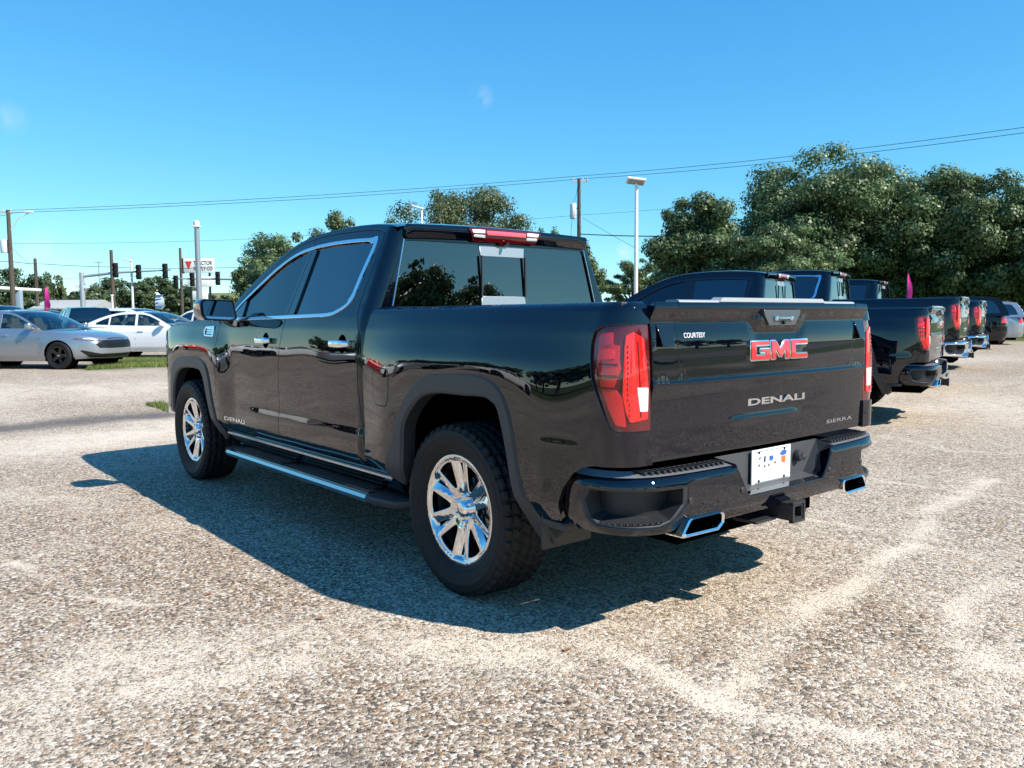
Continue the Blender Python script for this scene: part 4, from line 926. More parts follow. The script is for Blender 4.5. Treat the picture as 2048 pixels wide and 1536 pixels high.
def build_car(root, S, paint, glass, dark_rim=True, lights=True):
    "S holds the outlines (x forward, z up); the body is one wrapped surface from nose to tail"
    a_f, a_r, W, ne = S['nose'], S['tail'], S['W'], S.get('n', 4.6)
    # plan outline, centre front (u=0) to centre rear
    t = np.linspace(0, math.pi, 400); c, s = np.cos(t), np.sin(t)
    X = np.where(c > 0, a_f, -a_r)*np.abs(c)**(2/ne)*1.0; X = np.where(c > 0, X, X); X = np.sign(c)*np.abs(X); Y = W*np.abs(s)**(2/ne)
    U = np.r_[0, np.cumsum(np.hypot(np.diff(X), np.diff(Y)))]; UL = U[-1]
    tx, ty = np.gradient(X, U), np.gradient(Y, U); nx, ny = -ty, tx; nx, ny = np.where(True, -nx, nx), -ny; nl = np.hypot(nx, ny); nx, ny = nx/nl, ny/nl
    if ny[200] < 0: nx, ny = -nx, -ny
    zt = S['sec']
    def wob(u, z, add=0.):
        u = np.asarray(u, float); z = np.asarray(z, float); uu = np.clip(u, 0, UL)
        o = np.interp(z, [q[0] for q in zt], [q[1] for q in zt])+add
        x, y = np.interp(uu, U, X), np.interp(uu, U, Y); ax, ay = np.interp(uu, U, nx), np.interp(uu, U, ny); al = np.hypot(ax, ay)
        for cx in (S['fa'], S['ra']):
            q = np.hypot(x-cx, (z-S['R'])*1.05); o = o+.018*(1-sstep(S['R']+.05, S['R']+.26, q))*np.clip(ay, 0, 1)
        fx = np.interp(z, S['nz'], S['nx'])*sstep(a_f-.75, a_f, x)+np.interp(z, S['tz'], S['tx'])*sstep(a_r-.6, a_r, -x)
        return np.stack([x+o*ax/al+fx, y+o*ay/al, z], -1)
    xu = lambda x: float(np.interp(-x, -X, U))
    top = S['belt']                                     # (x, z) of the shoulder line, nose to tail
    sill = .5*S['R']+.03; R = S['R']+.045
    def arch(cx): return [(cx+R*math.cos(q), S['R']+R*math.sin(q)) for q in np.linspace(-.18, math.pi+.18, 17)]
    low = [(a_f-.12, .26), (S['fa']+R+.02, sill+.05)]+arch(S['fa'])+[(S['fa']-R-.02, sill), (S['ra']+R+.02, sill)]+arch(S['ra'])+[(S['ra']-R-.02, sill+.07), (-a_r+.1, .30)]
    low = [p for p in low if not (p[1] < sill-.02 and abs(p[0]) < a_f-.3 and min(abs(p[0]-S['fa']), abs(p[0]-S['ra'])) > R)]
    poly = [(0, .24)]+[(xu(x), z) for x, z in low]+[(UL, .30)]+[(UL, top[-1][1])]+[(xu(x), z) for x, z in top[::-1]]+[(0, top[0][1])]
    q = [poly[0]]
    for p in poly[1:]:
        if math.hypot(p[0]-q[-1][0], p[1]-q[-1][1]) > .004: q.append(p)
    pn = Panel(q, wob, (0, 1, 0), .07, depth=.012, e=.004, hb=.06)
    sides = (pn.build('body_side', paint, root), pn.build('body_side', paint, root, mirror=True))
    tb = np.array(top)
    def ytop(x): 
        u = np.interp(-x, -X, U); z = np.interp(-x, -tb[:, 0], tb[:, 1]); P = wob(u, z); return P[:, 0], P[:, 1], z
    ss = np.sin(np.linspace(-math.pi/2, math.pi/2, 21))
    def deck(crown):
        def f(u, s):
            x, y, z = ytop(u); k = np.clip(1-np.abs(s)**2.4, 0, 1); return np.stack([x, y*s, z+crown*np.minimum(1, y/.6)*k**.75], 1)
        return f
    grid_surf(deck(S.get('hoodc', .06)), np.r_[np.linspace(S['cowl'], a_f-.15, 12), a_f-.08, a_f-.03, a_f-.008, a_f], ss, 'hood', paint, root)
    if S['trunk'] > -a_r+.05: grid_surf(deck(.03), np.r_[-a_r, -a_r+.008, -a_r+.03, -a_r+.08, np.linspace(-a_r+.15, S['trunk'], 6)], ss, 'trunk_lid', paint, root)
    # greenhouse
    gh = S['gh']; zb = S['zb']; yb = S['W']*.955+np.interp(zb, [q_[0] for q_ in zt], [q_[1] for q_ in zt])*.3; tum = S['tum']
    def gm_(x, z, add=0.): x = np.asarray(x, float); return np.stack([x, yb-.05*np.maximum(0, np.abs(x+.2)-1.2)-tum*(z-zb)-.10*np.maximum(0, z-zb)**2+add, z], -1)
    roofl = S['roof']                                   # (x,z) roof edge: base of windscreen ... base of backlight
    gp = [tuple(p) for p in roofl]+[(x, np.interp(-x, -tb[:, 0], tb[:, 1])-.03) for x in np.linspace(roofl[-1][0]-.02, roofl[0][0]+.02, 9)]
    hol = [np.array(h) for h in gh]
    gpan = Panel(gp, gm_, (0, 1, 0), .07, hol, depth=.01, hdepth=.012, e=.003, hb=.06)
    gs = (gpan.build('window_frame', paint if S.get('framepaint') else S.get('framemat', paint), root), gpan.build('window_frame', paint if S.get('framepaint') else S.get('framemat', paint), root, mirror=True))
    for h in hol:
        hp_ = Panel((h-h.mean(0))*1.01+h.mean(0), lambda x, z: gm_(x, z, -.012), (0, 1, 0), .15, depth=0)
        for k in (0, 1): hp_.build('side_window', glass, gs[k], mirror=bool(k))
    rl = np.array(roofl); i0, i1 = S['rooft']            # indices of roof front/rear corners
    L_ = np.r_[0, np.cumsum(np.hypot(*np.diff(rl, axis=0).T))]
    def sheet(la, lb, bul, crown):
        def f(u, s):
            x = np.interp(u, L_, rl[:, 0]); z = np.interp(u, L_, rl[:, 1]); y = gm_(x, z)[:, 1]; k = (1-np.abs(s)**2.2)
            bb = np.interp(u, [0, L_[i0], L_[i1], L_[-1]], bul); return np.stack([x+bb*k, y*s, z+crown*np.clip(k, 0, 1)**.7], 1)
        return f
    bul = (S.get('wsb', .28), .06, -.04, S.get('blb', -.16))
    f = sheet(0, 0, bul, .035)
    grid_surf(f, np.linspace(L_[i0], L_[i1], 14), ss, 'roof', paint, root)
    grid_surf(f, np.linspace(L_[0], L_[i0], 9), ss, 'windshield', glass, root, (1, 0, 1))
    grid_surf(f, np.linspace(L_[i1], L_[-1], 7), ss, 'rear_window', glass if not S.get('dark_back') else GLASS_P, root, (-1, 0, 1))
    # cabin and floor
    MB().box(-1.5, 1.2, -W*.8, W*.8, .25, S['zb']-.25).build('cabin_floor', DARK, root)
    for x, y in ((.15, .38), (.15, -.38), (-.85, .38), (-.85, -.38)):
        MB().box(x-.25, x+.25, y-.24, y+.24, .45, .62, .05).loft([[(x-.28-(z-.6)*.25, y+k*.23, z), (x-.16-(z-.6)*.25, y+k*.23, z), (x-.16-(z-.6)*.25, y-k*.23, z), (x-.28-(z-.6)*.25, y-k*.23, z)] for z, k in ((.55, 1), (S['zb']+.06, .95), (S['zb']+.14, .6), (S['zb']+.28, .55))]).build('seat', mat('car_seat', (.10, .095, .085), .7), root)
    for x in (S['fa'], S['ra']):
        for sg in (1, -1):
            car_wheel(root, x, sg*(W-.13), S['R'], S['R'], sg > 0, dark_rim)
            MB().lathe([(-.02, .02), (-.02, S['R']+.06), (.16, S['R']+.06)], 20, c=(x, sg*(W-.15)-.1 if sg > 0 else -(W-.15)-.04, S['R'])).build('wheel_well', DARK, root)
    MB().box(-a_r+.3, a_f-.3, -W*.62, W*.62, .18, .30).build('underbody', DARK, root)
    # shut lines as narrow recessed strips, handles, mirrors
    for k in (0, 1):
        for x0, x1 in S['doors']:
            Panel([(xu(x0+.004), sill+.03), (xu(x0-.004), sill+.03), (xu(x1-.004), np.interp(-x1, -tb[:, 0], tb[:, 1])-.01), (xu(x1+.004), np.interp(-x1, -tb[:, 0], tb[:, 1])-.01)], lambda u, z: wob(u, z, .0012), (0, 1, 0), .2, depth=.0005, e=.0002).build('shut_line', GAP_C, sides[k], mirror=bool(k))
        for x in S['handles']:
            z = S['zb']-.14; P_ = wob(np.array([xu(x)]), np.array([z]))[0]; sg = -1 if k else 1
            MB().box(x-.10, x+.10, *sorted((sg*(P_[1]+.005), sg*(P_[1]+.03))), z-.014, z+.014, .008).build('door_handle', paint if S.get('hpaint') else SATIN, sides[k])
        x, z = S['mirror']; y0 = float(gm_(np.array([x]), np.array([z]))[0, 1]); sg = -1 if k else 1
        MB().loft([[(x+dx+.09*math.cos(q)*r, sg*(y0+.14+.09*math.sin(q)*r*.9), z+.0+zz) for q in np.linspace(0, 2*math.pi, 12, endpoint=False)] for dx, zz, r in ((.02, -.07, .6), (.0, -.05, .95), (0, .04, 1.), (.02, .07, .7))]).box(x-.03, x+.05, *sorted((sg*(y0-.02), sg*(y0+.1))), z-.07, z-.03, .01).build('mirror', S.get('mirmat', paint), gs[k])
    # lamps, grille
    for nm, pts, m, off, *um in S['trim']:
        for k in (0, 1):
            Panel([(x if um else xu(x), z) for x, z in pts], lambda u, z: wob(u, z, off), (0, 1, 0), .06, depth=off+.004, e=.003).build(nm, m, sides[k], mirror=bool(k))
    return root
GAP_C = mat('shut_gap', (.01, .01, .011), .7)
HEADL = mat('headlamp_lens', (.16, .17, .19), .08, .3, 1., .02); DRL = mat('lamp_white', (.8, .8, .8), .2, 0, 1, .02); AMB = mat('amber_lens', (.20, .02, .02), .15, 0, 1, .02); GRIL = mat('grille_black', (.008, .008, .009), .3)
SED = dict(nose=2.40, tail=2.56, W=.925, n=4.4, R=.335, fa=1.44, ra=-1.39, cowl=.98, trunk=-1.95, zb=.965, tum=.36, hoodc=.05,
    sec=[(.18, -.09), (.26, -.05), (.36, -.012), (.50, .0), (.62, .002), (.70, -.002), (.80, -.012), (.86, -.022), (.92, -.045), (1.05, -.08)],
    nz=[.24, .34, .5, .62, .72, .80], nx=[-.06, .0, .0, -.01, -.05, -.12], tz=[.3, .5, .8, .95, 1.05], tx=[.06, 0, 0, .02, .06],
    belt=[(2.40, .715), (2.25, .765), (2.0, .815), (1.6, .865), (1.2, .905), (.98, .925), (.5, .945), (-.5, .965), (-1.3, .985), (-1.9, 1.0), (-2.3, .995), (-2.56, .965)],
    roof=[(1.02, .935), (.75, 1.08), (.48, 1.22), (.20, 1.338), (-.05, 1.395), (-.40, 1.415), (-.80, 1.395), (-1.15, 1.33), (-1.5, 1.22), (-1.80, 1.10), (-2.05, 1.005)], rooft=(4, 6),
    gh=[[(.82, .985), (.70, 1.055), (.48, 1.170), (.22, 1.282), (.02, 1.335), (-.20, 1.352), (-.17, .99)], [(-.24, .99), (-.27, 1.355), (-.55, 1.355), (-.85, 1.330), (-1.10, 1.275), (-1.10, 1.01)], [(-1.14, 1.015), (-1.14, 1.262), (-1.36, 1.185), (-1.56, 1.095), (-1.60, 1.05), (-1.55, 1.03)]],
    doors=[(.93, .95), (-.20, -.20), (-1.22, -1.32)], handles=[-.02, -1.05], mirror=(.72, 1.04), hpaint=True,
    trim=[('headlight', [(2.36, .655), (2.12, .690), (1.86, .722), (1.83, .740), (2.05, .752), (2.25, .742), (2.36, .725)], HEADL, .004), ('amber_marker', [(1.95, .722), (1.84, .730), (1.84, .742), (2.0, .745)], AMB, .007), ('light_blade', [(2.33, .712), (2.08, .738), (2.08, .746), (2.33, .722)], DRL, .007),
          ('grille', [(0, .50), (0, .70), (.56, .69), (.66, .60), (.58, .51)], GRIL, .004, 1), ('lower_intake', [(0, .27), (0, .36), (.55, .37), (.98, .46), (1.02, .44), (.82, .30)], GRIL, .004, 1),
          ('tail_light', [(-2.22, .84), (-2.24, .93), (-2.5, .93), (-2.52, .86)], RED, .004)])
SUV = dict(nose=2.42, tail=2.55, W=.985, n=4.8, R=.375, fa=1.45, ra=-1.45, cowl=1.05, trunk=-2.6, zb=1.09, tum=.30, hoodc=.06,
    sec=[(.2, -.09), (.3, -.04), (.42, -.008), (.55, .0), (.75, .002), (.9, -.004), (1.0, -.018), (1.08, -.035), (1.2, -.07)],
    nz=[.24, .4, .7, .9, 1.0], nx=[-.06, 0, 0, -.02, -.07], tz=[.3, .5, .9, 1.1], tx=[.05, 0, .01, .06],
    belt=[(2.42, .93), (2.25, .99), (1.9, 1.03), (1.4, 1.06), (1.05, 1.075), (.4, 1.085), (-.6, 1.10), (-1.6, 1.12), (-2.3, 1.13), (-2.55, 1.13)],
    roof=[(1.12, 1.08), (.85, 1.25), (.55, 1.45), (.25, 1.62), (.0, 1.69), (-.6, 1.735), (-1.3, 1.735), (-1.9, 1.705), (-2.22, 1.66), (-2.32, 1.50), (-2.42, 1.30), (-2.47, 1.12)], rooft=(4, 8), wsb=.3, blb=-.07,
    gh=[[(.90, 1.13), (.72, 1.27), (.48, 1.43), (.25, 1.55), (.05, 1.60), (-.12, 1.615), (-.10, 1.13)], [(-.19, 1.13), (-.21, 1.62), (-.7, 1.645), (-1.02, 1.645), (-1.05, 1.15)], [(-1.14, 1.155), (-1.12, 1.645), (-1.6, 1.635), (-2.02, 1.60), (-2.16, 1.42), (-2.25, 1.19)]],
    doors=[(1.0, 1.03), (-.15, -.15), (-1.15, -1.10)], handles=[.0, -.98], mirror=(.78, 1.18), dark_back=True,
    trim=[('headlight', [(2.36, .78), (2.05, .82), (1.98, .88), (2.1, .92), (2.36, .90)], HEADL, .004), ('grille', [(0, .55), (0, .88), (.60, .88), (.66, .72), (.56, .56)], GRIL, .004, 1),
          ('tail_light', [(-2.28, .86), (-2.30, 1.06), (-2.42, 1.08), (-2.50, 1.04), (-2.50, .88)], RED, .005)])
def place_car(S, paint, glass, u, v, D, ang, label, cat, group=None, dark_rim=True, name='parked_car', sc=1., src=None, dz=0.):
    "u,v: pixel of the middle of the car on the ground; ang: heading measured from image right, towards the camera"
    if v is None: 
        p = at(u, 640, D)
    else: p = on_ground(u, v)
    dirv = _r*math.cos(ang)-_f*math.sin(ang); rz = math.atan2(dirv[1], dirv[0])
    if src is None:
        root = empty(name); build_car(root, S, paint, glass, dark_rim)
    else: root = copy_tree(src)
    root.location = (p[0], p[1], float(gz(p[0], p[1]))+dz); root.rotation_euler = (0, 0, rz); root.scale = (sc,)*3
    tag(root, label, cat, group); return root
SILVER = mat('silver_paint', (.36, .39, .43), .32, .75, 1., .03); CWHITE = mat('white_paint', (.80, .81, .83), .3, 0., 1., .03); CBLACK = mat('car_black', (.003, .0035, .006), .3, 0, 1., .01, 0.); CRED = mat('red_paint', (.45, .015, .012), .3, .2, 1., .03); CGREY = mat('grey_paint', (.12, .13, .14), .32, .5, 1., .03)
LEFTG = 'cars parked along the left side of the lot'
a_ = R_(17)
silver_car = place_car(SED, SILVER, GLASS_C, 70, 734, None, R_(11), 'silver sedan with black wheels, nearest of the cars on the left', 'sedan', LEFTG)
white_car = place_car(SED, CWHITE, GLASS_C, 318, 713, None, R_(8), 'white sedan parked just behind the silver one', 'sedan', LEFTG)
suv_w = place_car(SUV, CWHITE, GLASS_P, 285, None, 33, R_(14), 'white wagon whose roof shows above the white sedan', 'car', LEFTG, name='parked_wagon', sc=.93)
suv_b = place_car(SUV, CBLACK, GLASS_P, 165, None, 33.5, R_(235), 'black wagon with its back turned, between the silver sedan and the white wagon', 'car', LEFTG, name='parked_wagon', sc=.96)
o = place_car(SUV, None, None, 90, None, 38, R_(20), 'dark grey wagon behind the silver sedan, its side windows showing', 'car', LEFTG, src=suv_b, sc=.95)
def repaint(o, frm, to):
    for c in [o]+list(o.children_recursive):
        if c.type == 'MESH':
            for s_ in c.material_slots:
                if s_.material == frm: s_.link = 'OBJECT'; s_.material = to
repaint(o, CBLACK, CGREY)
o = place_car(SUV, None, None, 5, None, 42, R_(20), 'red wagon at the left edge, roof above the silver sedan', 'car', LEFTG, src=suv_b, sc=1.12); repaint(o, CBLACK, CRED)
o = place_car(SUV, None, None, 405, None, 37, R_(200), 'white wagon half hidden behind the black truck mirror', 'car', LEFTG, src=suv_w, sc=.93)
o = place_car(SED, None, None, -150, None, 37, R_(20), 'black sedan roof at the far left behind the silver sedan', 'car', LEFTG, src=silver_car); repaint(o, SILVER, CBLACK)
# right: three more pickups angled in a row, a black wagon and a grey one at the edge
RIGHTG = 'black pickup trucks on the lot'
TINY = {'tread_stud', 'led_cell', 'lug_nut', 'step_rib', 'plate_mark', 'plate_bolt', 'cap_lettering', 'badge_bar', 'dealer_sticker', 'seat', 'steering_wheel', 'dashboard'}
def copy_lean(o, parent=None):
    c = o.copy(); COL.objects.link(c); c.parent = parent
    for ch in list(o.children):
        if ch.name.split('.')[0] not in TINY: copy_lean(ch, c)
    return c
def by_local(u, v, D, lx, ly, rz):
    p = at(u, v, D); return p[0]-(math.cos(rz)*lx-math.sin(rz)*ly), p[1]-(math.sin(rz)*lx+math.cos(rz)*ly)
T4 = by_local(1950, 612, 17.2, -1.0, .93, .31)
for (x, y, z, rz, lab, chromed) in ((2.38, -7.02, .02, .315, 'black pickup truck directly behind the foreground one, with gloss black bumper', False), (3.63, -10.9, .17, .31, 'black pickup truck with chrome bumper, third in the row from the camera', True), (T4[0], T4[1], .13, .31, 'black pickup truck with chrome bumper, farthest of the four pickups', True)):
    tk = copy_lean(truck); tk.location = (x, y, z); tk.rotation_euler = (0, 0, rz); tk.scale = (1.05 if y < -12 else 1.02 if y < -9 else 1.,)*3; tag(tk, lab, 'pickup truck', RIGHTG)
    if tk.location.y > -9 or tk.location.y < -12:
        for c in tk.children:
            if c.name.split('.')[0] == 'window_trim': repaint(c, CHROME, GLOSS)
    if chromed:
        for c in tk.children:
            if c.name.split('.')[0] == 'rear_bumper': repaint(c, PAINT, CHROME)
def heading_right(rz): return rz
suv_r = copy_tree(suv_b); X_ = by_local(2010, 637, 27, -2.4, .92, .56); suv_r.location = (X_[0], X_[1], .13); suv_r.rotation_euler = (0, 0, .56); suv_r.scale = (1.02,)*3
tag(suv_r, 'black wagon with red tail light at the far end of the pickup row', 'car')
suv_g = copy_tree(suv_b); repaint(suv_g, CBLACK, SILVER); X_ = by_local(2052, 637, 31, -2.4, .92, .5); suv_g.location = (X_[0], X_[1], .13); suv_g.rotation_euler = (0, 0, .5)
tag(suv_g, 'silver wagon cut off by the right edge of the picture', 'car')

for i, (x, y, rz, frm, to, w_) in enumerate(((15, 15, .2, CWHITE, CWHITE, 'first white'), (21, 13.5, .25, CWHITE, SILVER, 'silver'), (27, 12.5, .2, CWHITE, CWHITE, 'second white'), (33, 11.5, .3, CWHITE, CRED, 'red'), (40, 11, .2, CWHITE, CWHITE, 'third white'))):
    o = copy_tree(white_car); o.location = (x, y, .1); o.rotation_euler = (0, 0, rz+1.57); tag(o, w_+' sedan out of frame to the left, seen only in the door paint', 'sedan', 'cars mirrored in the truck doors')
    if to is not frm: repaint(o, frm, to)
# ------------------------------------------------------------------ trees
def leaf_mat(name, c0, c1, c2):
    m = bpy.data.materials.new(name); m.use_nodes = True; n = m.node_tree; n.nodes.clear(); L = n.links
    g = n.nodes.new('ShaderNodeNewGeometry'); r = n.nodes.new('ShaderNodeValToRGB'); e = r.color_ramp.elements
    e[0].position = .0; e[0].color = (*c0, 1); e[1].position = 1; e[1].color = (*c2, 1); k = e.new(.55); k.color = (*c1, 1)
    L.new(g.outputs['Random Per Island'], r.inputs[0])
    tc = n.nodes.new('ShaderNodeTexCoord'); nz = n.nodes.new('ShaderNodeTexNoise'); nz.inputs['Scale'].default_value = .55; nz.inputs['Detail'].default_value = 3; L.new(tc.outputs['Object'], nz.inputs['Vector'])
    mr = n.nodes.new('ShaderNodeMapRange'); mr.inputs[1].default_value = .35; mr.inputs[2].default_value = .65; mr.inputs[3].default_value = .72; mr.inputs[4].default_value = 1.3; L.new(nz.outputs[0], mr.inputs[0])
    mx = n.nodes.new('ShaderNodeMix'); mx.data_type = 'RGBA'; mx.blend_type = 'MULTIPLY'; mx.inputs[0].default_value = 1; L.new(r.outputs[0], mx.inputs[6]); L.new(mr.outputs[0], mx.inputs[7])
    d = n.nodes.new('ShaderNodeBsdfPrincipled'); d.inputs['Roughness'].default_value = .42; d.inputs['Specular IOR Level'].default_value = .3; L.new(mx.outputs[2], d.inputs['Base Color'])
    t = n.nodes.new('ShaderNodeBsdfTranslucent'); L.new(mx.outputs[2], t.inputs[0])
    ms = n.nodes.new('ShaderNodeMixShader'); ms.inputs[0].default_value = .32; L.new(d.outputs[0], ms.inputs[1]); L.new(t.outputs[0], ms.inputs[2])
    o = n.nodes.new('ShaderNodeOutputMaterial'); L.new(ms.outputs[0], o.inputs[0]); return m
OAK = leaf_mat('oak_leaves', (.058, .095, .036), (.110, .165, .066), (.185, .245, .115)); PALE = leaf_mat('pale_leaves', (.06, .09, .03), (.115, .155, .055), (.21, .24, .11)); FAR = leaf_mat('far_leaves', (.045, .07, .032), (.075, .112, .047), (.12, .155, .07)); OLIVE = leaf_mat('olive_leaves', (.065, .085, .032), (.105, .130, .05), (.165, .18, .08)); RUST = leaf_mat('rust_leaves', (.12, .06, .03), (.17, .085, .045), (.22, .12, .06))
BARK = mat('bark', (.075, .06, .05), .9, noise=.4, nscale=8, bump=.6, bscale=20)
def crown_mesh(name, rx, ry, rz, nblob, nleaf, leaf, seed, flat=.35, m=None, blob=.34, m2=None):
    g = np.random.default_rng(seed)
    # clump centres through the crown's volume, denser towards the outside
    d = g.normal(size=(nblob, 3)); d /= np.linalg.norm(d, axis=1, keepdims=True); rad = g.random(nblob)**.45
    C = d*rad[:, None]*np.array([1, 1, 1.]); C[:, 2] = np.where(C[:, 2] < -flat, -flat-(C[:, 2]+flat)*.2, C[:, 2])
    rb = blob*(.55+.75*g.random(nblob))*(1-.25*rad)
    w = rb**2; k = g.choice(nblob, nleaf, p=w/w.sum())
    q = g.normal(size=(nleaf, 3)); q /= np.linalg.norm(q, axis=1, keepdims=True); q[:, 2] *= .78
    rr = .35+.85*g.random(nleaf)**.8
    P = (C[k]+q*(rb[k]*rr)[:, None])*np.array([rx, ry, rz])
    # leaf sprays: bent quads facing roughly outwards
    nrm = q*1.5+.42*g.normal(size=(nleaf, 3)); nrm[:, 2] += .40; nrm /= np.linalg.norm(nrm, axis=1, keepdims=True)
    a = np.cross(nrm, g.normal(size=(nleaf, 3))); a /= np.linalg.norm(a, axis=1, keepdims=True); b = np.cross(nrm, a)
    s = leaf*(.55+.9*g.random(nleaf)); w2 = s*(.42+.35*g.random(nleaf))
    V = np.stack([P-a*s[:, None], P-b*w2[:, None]+nrm*(.15*s)[:, None], P+a*s[:, None], P+b*w2[:, None]+nrm*(.15*s)[:, None]], 1).reshape(-1, 3)
    F = np.arange(nleaf*4).reshape(-1, 4)
    me = bpy.data.meshes.new(name); me.vertices.add(len(V)); me.vertices.foreach_set('co', V.ravel().astype(np.float32))
    me.loops.add(nleaf*4); me.loops.foreach_set('vertex_index', F.ravel().astype(np.int32)); me.polygons.add(nleaf); me.polygons.foreach_set('loop_start', (np.arange(nleaf)*4).astype(np.int32))
    me.update(calc_edges=True); me.materials.append(m)
    if m2 is not None:
        me.materials.append(m2); sel = (np.linalg.norm(P/np.array([rx, ry, rz])-np.array([.15, 0, .2]), axis=1) < .22); me.polygons.foreach_set('material_index', sel.astype(np.int32))
    return me, C*np.array([rx, ry, rz])
def tree(name, label, x, y, z0, ztop, rx, ry, rz, cm, C, group, trunk=.3, zc=None, rot=0., lean=0.):
    root = empty(name, (x, y, z0), rot); tag(root, label, 'tree', group)
    zc = zc if zc is not None else ztop-rz*.95
    o = link('crown', cm, root, (0, 0, zc))
    mb = MB(); mb.tube([(0, 0, -.2), (.06*lean, 0, zc*.3), (.1*lean, .05, zc*.6), (0, 0, zc)], [trunk*1.25, trunk, trunk*.85, trunk*.5], 9)
    g = np.random.default_rng(int(abs(x*10+y*7)) % 9999); idx = g.choice(len(C), min(9, len(C)), replace=False)
    for i in idx:
        e = Vector(C[i])+Vector((0, 0, zc)); a = Vector((0, 0, zc*(.35+.4*g.random()))); mid = a.lerp(e, .5)+Vector((0, 0, .3)); mb.tube([a, mid, e], [trunk*.5, trunk*.3, trunk*.1], 6)
    mb.build('trunk', BARK, root); return root
def px_tree(name, label, u, vtop, D, wpx, vbase_crown, cm, C, dims, group, trunk=.3, rot=0.):
    "crown of size dims placed so that its outline has the given width and top at distance D"
    p = at(u, vtop, D); g0 = float(gz(p[0], p[1])); s = FPX/D
    return tree(name, label, p[0], p[1], g0-.1, p[2]-g0+.1, *dims, cm, C, group, trunk, rot=rot)
HZ = lambda u: 640-13*u/2048
def mk(u, vtop, D, wpx, hpx, leaves, leaf, seed, m, label, name='oak_tree', group='trees round the lot', nb=60, flat=.35, trunk=.3, blob=.34, dep=1., m2=None):
    nb = int(nb*2.2); blob = blob*.76; leaf = leaf*.62; leaves = int(leaves*2.0)
    s = FPX/D; rx = wpx/2/s; rz = hpx/2/s
    cm, C = crown_mesh(name+'_crown', rx*.97, rx*.97*dep, rz*.95, nb, leaves, leaf, seed, flat, m, blob, m2)
    p = at(u, vtop, D); g0 = float(gz(p[0], p[1])); rot = math.atan2(_r[1], _r[0])
    return tree(name, label, p[0], p[1], g0-.1, p[2]-g0+.1, rx, rx, rz, cm, C, group, trunk, zc=p[2]-rz-g0+.1, rot=rot)
TG = 'big trees behind the pickup row'
mk(1405, 384, 41, 215, 225, 26000, .13, 1, OAK, 'dark oak at the left end of the right-hand trees', group=TG, nb=46, flat=.75)
mk(1650, 300, 44, 360, 300, 52000, .135, 2, OAK, 'tallest oak, broad dark crown behind the pickup row', group=TG, nb=85, flat=.8, trunk=.45, m2=None)
mk(1905, 335, 42, 330, 270, 46000, .135, 3, OAK, 'broad oak with a rusty patch over the far end of the row', group=TG, nb=75, flat=.8, trunk=.4, m2=RUST)
mk(2110, 345, 40, 260, 270, 26000, .135, 4, OAK, 'dark oak cut off by the right edge', group=TG, nb=55, flat=.8, trunk=.4)
mk(1560, 455, 38, 260, 170, 22000, .12, 5, OAK, 'low leafy oak in front of the tallest one', group=TG, nb=45, flat=.7)
mk(1800, 470, 47, 420, 190, 22000, .14, 6, OAK, 'shaded tree filling the gap under the tall oaks', group=TG, nb=60, flat=.9)
mk(2040, 480, 46, 260, 170, 14000, .14, 7, OAK, 'shaded tree under the oak at the right edge', group=TG, nb=45, flat=.9)
CG = 'trees beyond the foreground truck'
mk(920, 378, 72, 310, 270, 38000, .17, 11, OLIVE, 'round olive green tree above the truck roof', group=CG, nb=60, flat=.8)
mk(680, 428, 78, 150, 230, 15000, .19, 12, PALE, 'pale green tree top left of the truck roof', group=CG, nb=26, flat=.8)
mk(585, 456, 66, 230, 220, 24000, .17, 13, OAK, 'dark tree behind the truck windscreen', group=CG, nb=50, flat=.8)
mk(635, 455, 74, 170, 220, 15000, .18, 19, OLIVE, 'olive tree between the pale one and the windscreen', group=CG, nb=34, flat=.8)
mk(790, 432, 76, 120, 180, 9000, .18, 20, OAK, 'small dark tree at the left of the round one', group=CG, nb=28, flat=.8)
mk(525, 510, 60, 110, 130, 9000, .15, 14, OAK, 'small dark tree at the windscreen pillar', group=CG, nb=24, flat=.8)
mk(1090, 440, 82, 66, 210, 5000, .2, 15, OAK, 'slim dark tree behind the brake light', name='slim_tree', group=CG, nb=24, flat=.9)
mk(1165, 470, 74, 110, 180, 9000, .18, 16, PALE, 'pale tree at the transformer pole', group=CG, nb=30, flat=.9)
mk(1268, 512, 66, 170, 125, 9000, .13, 17, PALE, 'light green spreading tree behind the solar lamp', group=CG, nb=34, flat=.7, blob=.26)
mk(1345, 530, 60, 110, 110, 5000, .14, 18, OAK, 'dark low tree left of the right-hand oaks', group=CG, nb=26, flat=.8)
FG = 'distant trees along the road'
far = [(20, 535, 92, 150, 120, FAR), (100, 545, 105, 60, 80, PALE), (135, 590, 90, 130, 60, FAR), (205, 552, 100, 110, 95, FAR), (265, 556, 96, 110, 90, FAR), (320, 552, 102, 120, 90, FAR), (375, 568, 94, 100, 75, FAR), (60, 585, 88, 90, 60, FAR), (170, 572, 86, 90, 65, FAR), (440, 588, 120, 80, 40, FAR), (-70, 540, 90, 160, 120, FAR)]
LBL = ['rounded dark tree by the left pole', 'pale thin tree between the two left poles', 'low dark tree behind the pink flag', 'dark tree left of the middle wooden pole', 'dark tree behind the thin lamp post', 'dark tree behind the traffic lights', 'dark tree below the store sign', 'low dark tree beside the left canopy', 'low tree behind the signal mast', 'small far tree on the slope past the sign', 'dark tree beyond the left edge']
for i, ((u, v, D, w, h, m), lb) in enumerate(zip(far, LBL)): mk(u, v, D, w, h, 5200 if m is FAR else 2200, .24, 30+i, m, lb, name='roadside_tree', group=FG, nb=30, flat=.9)
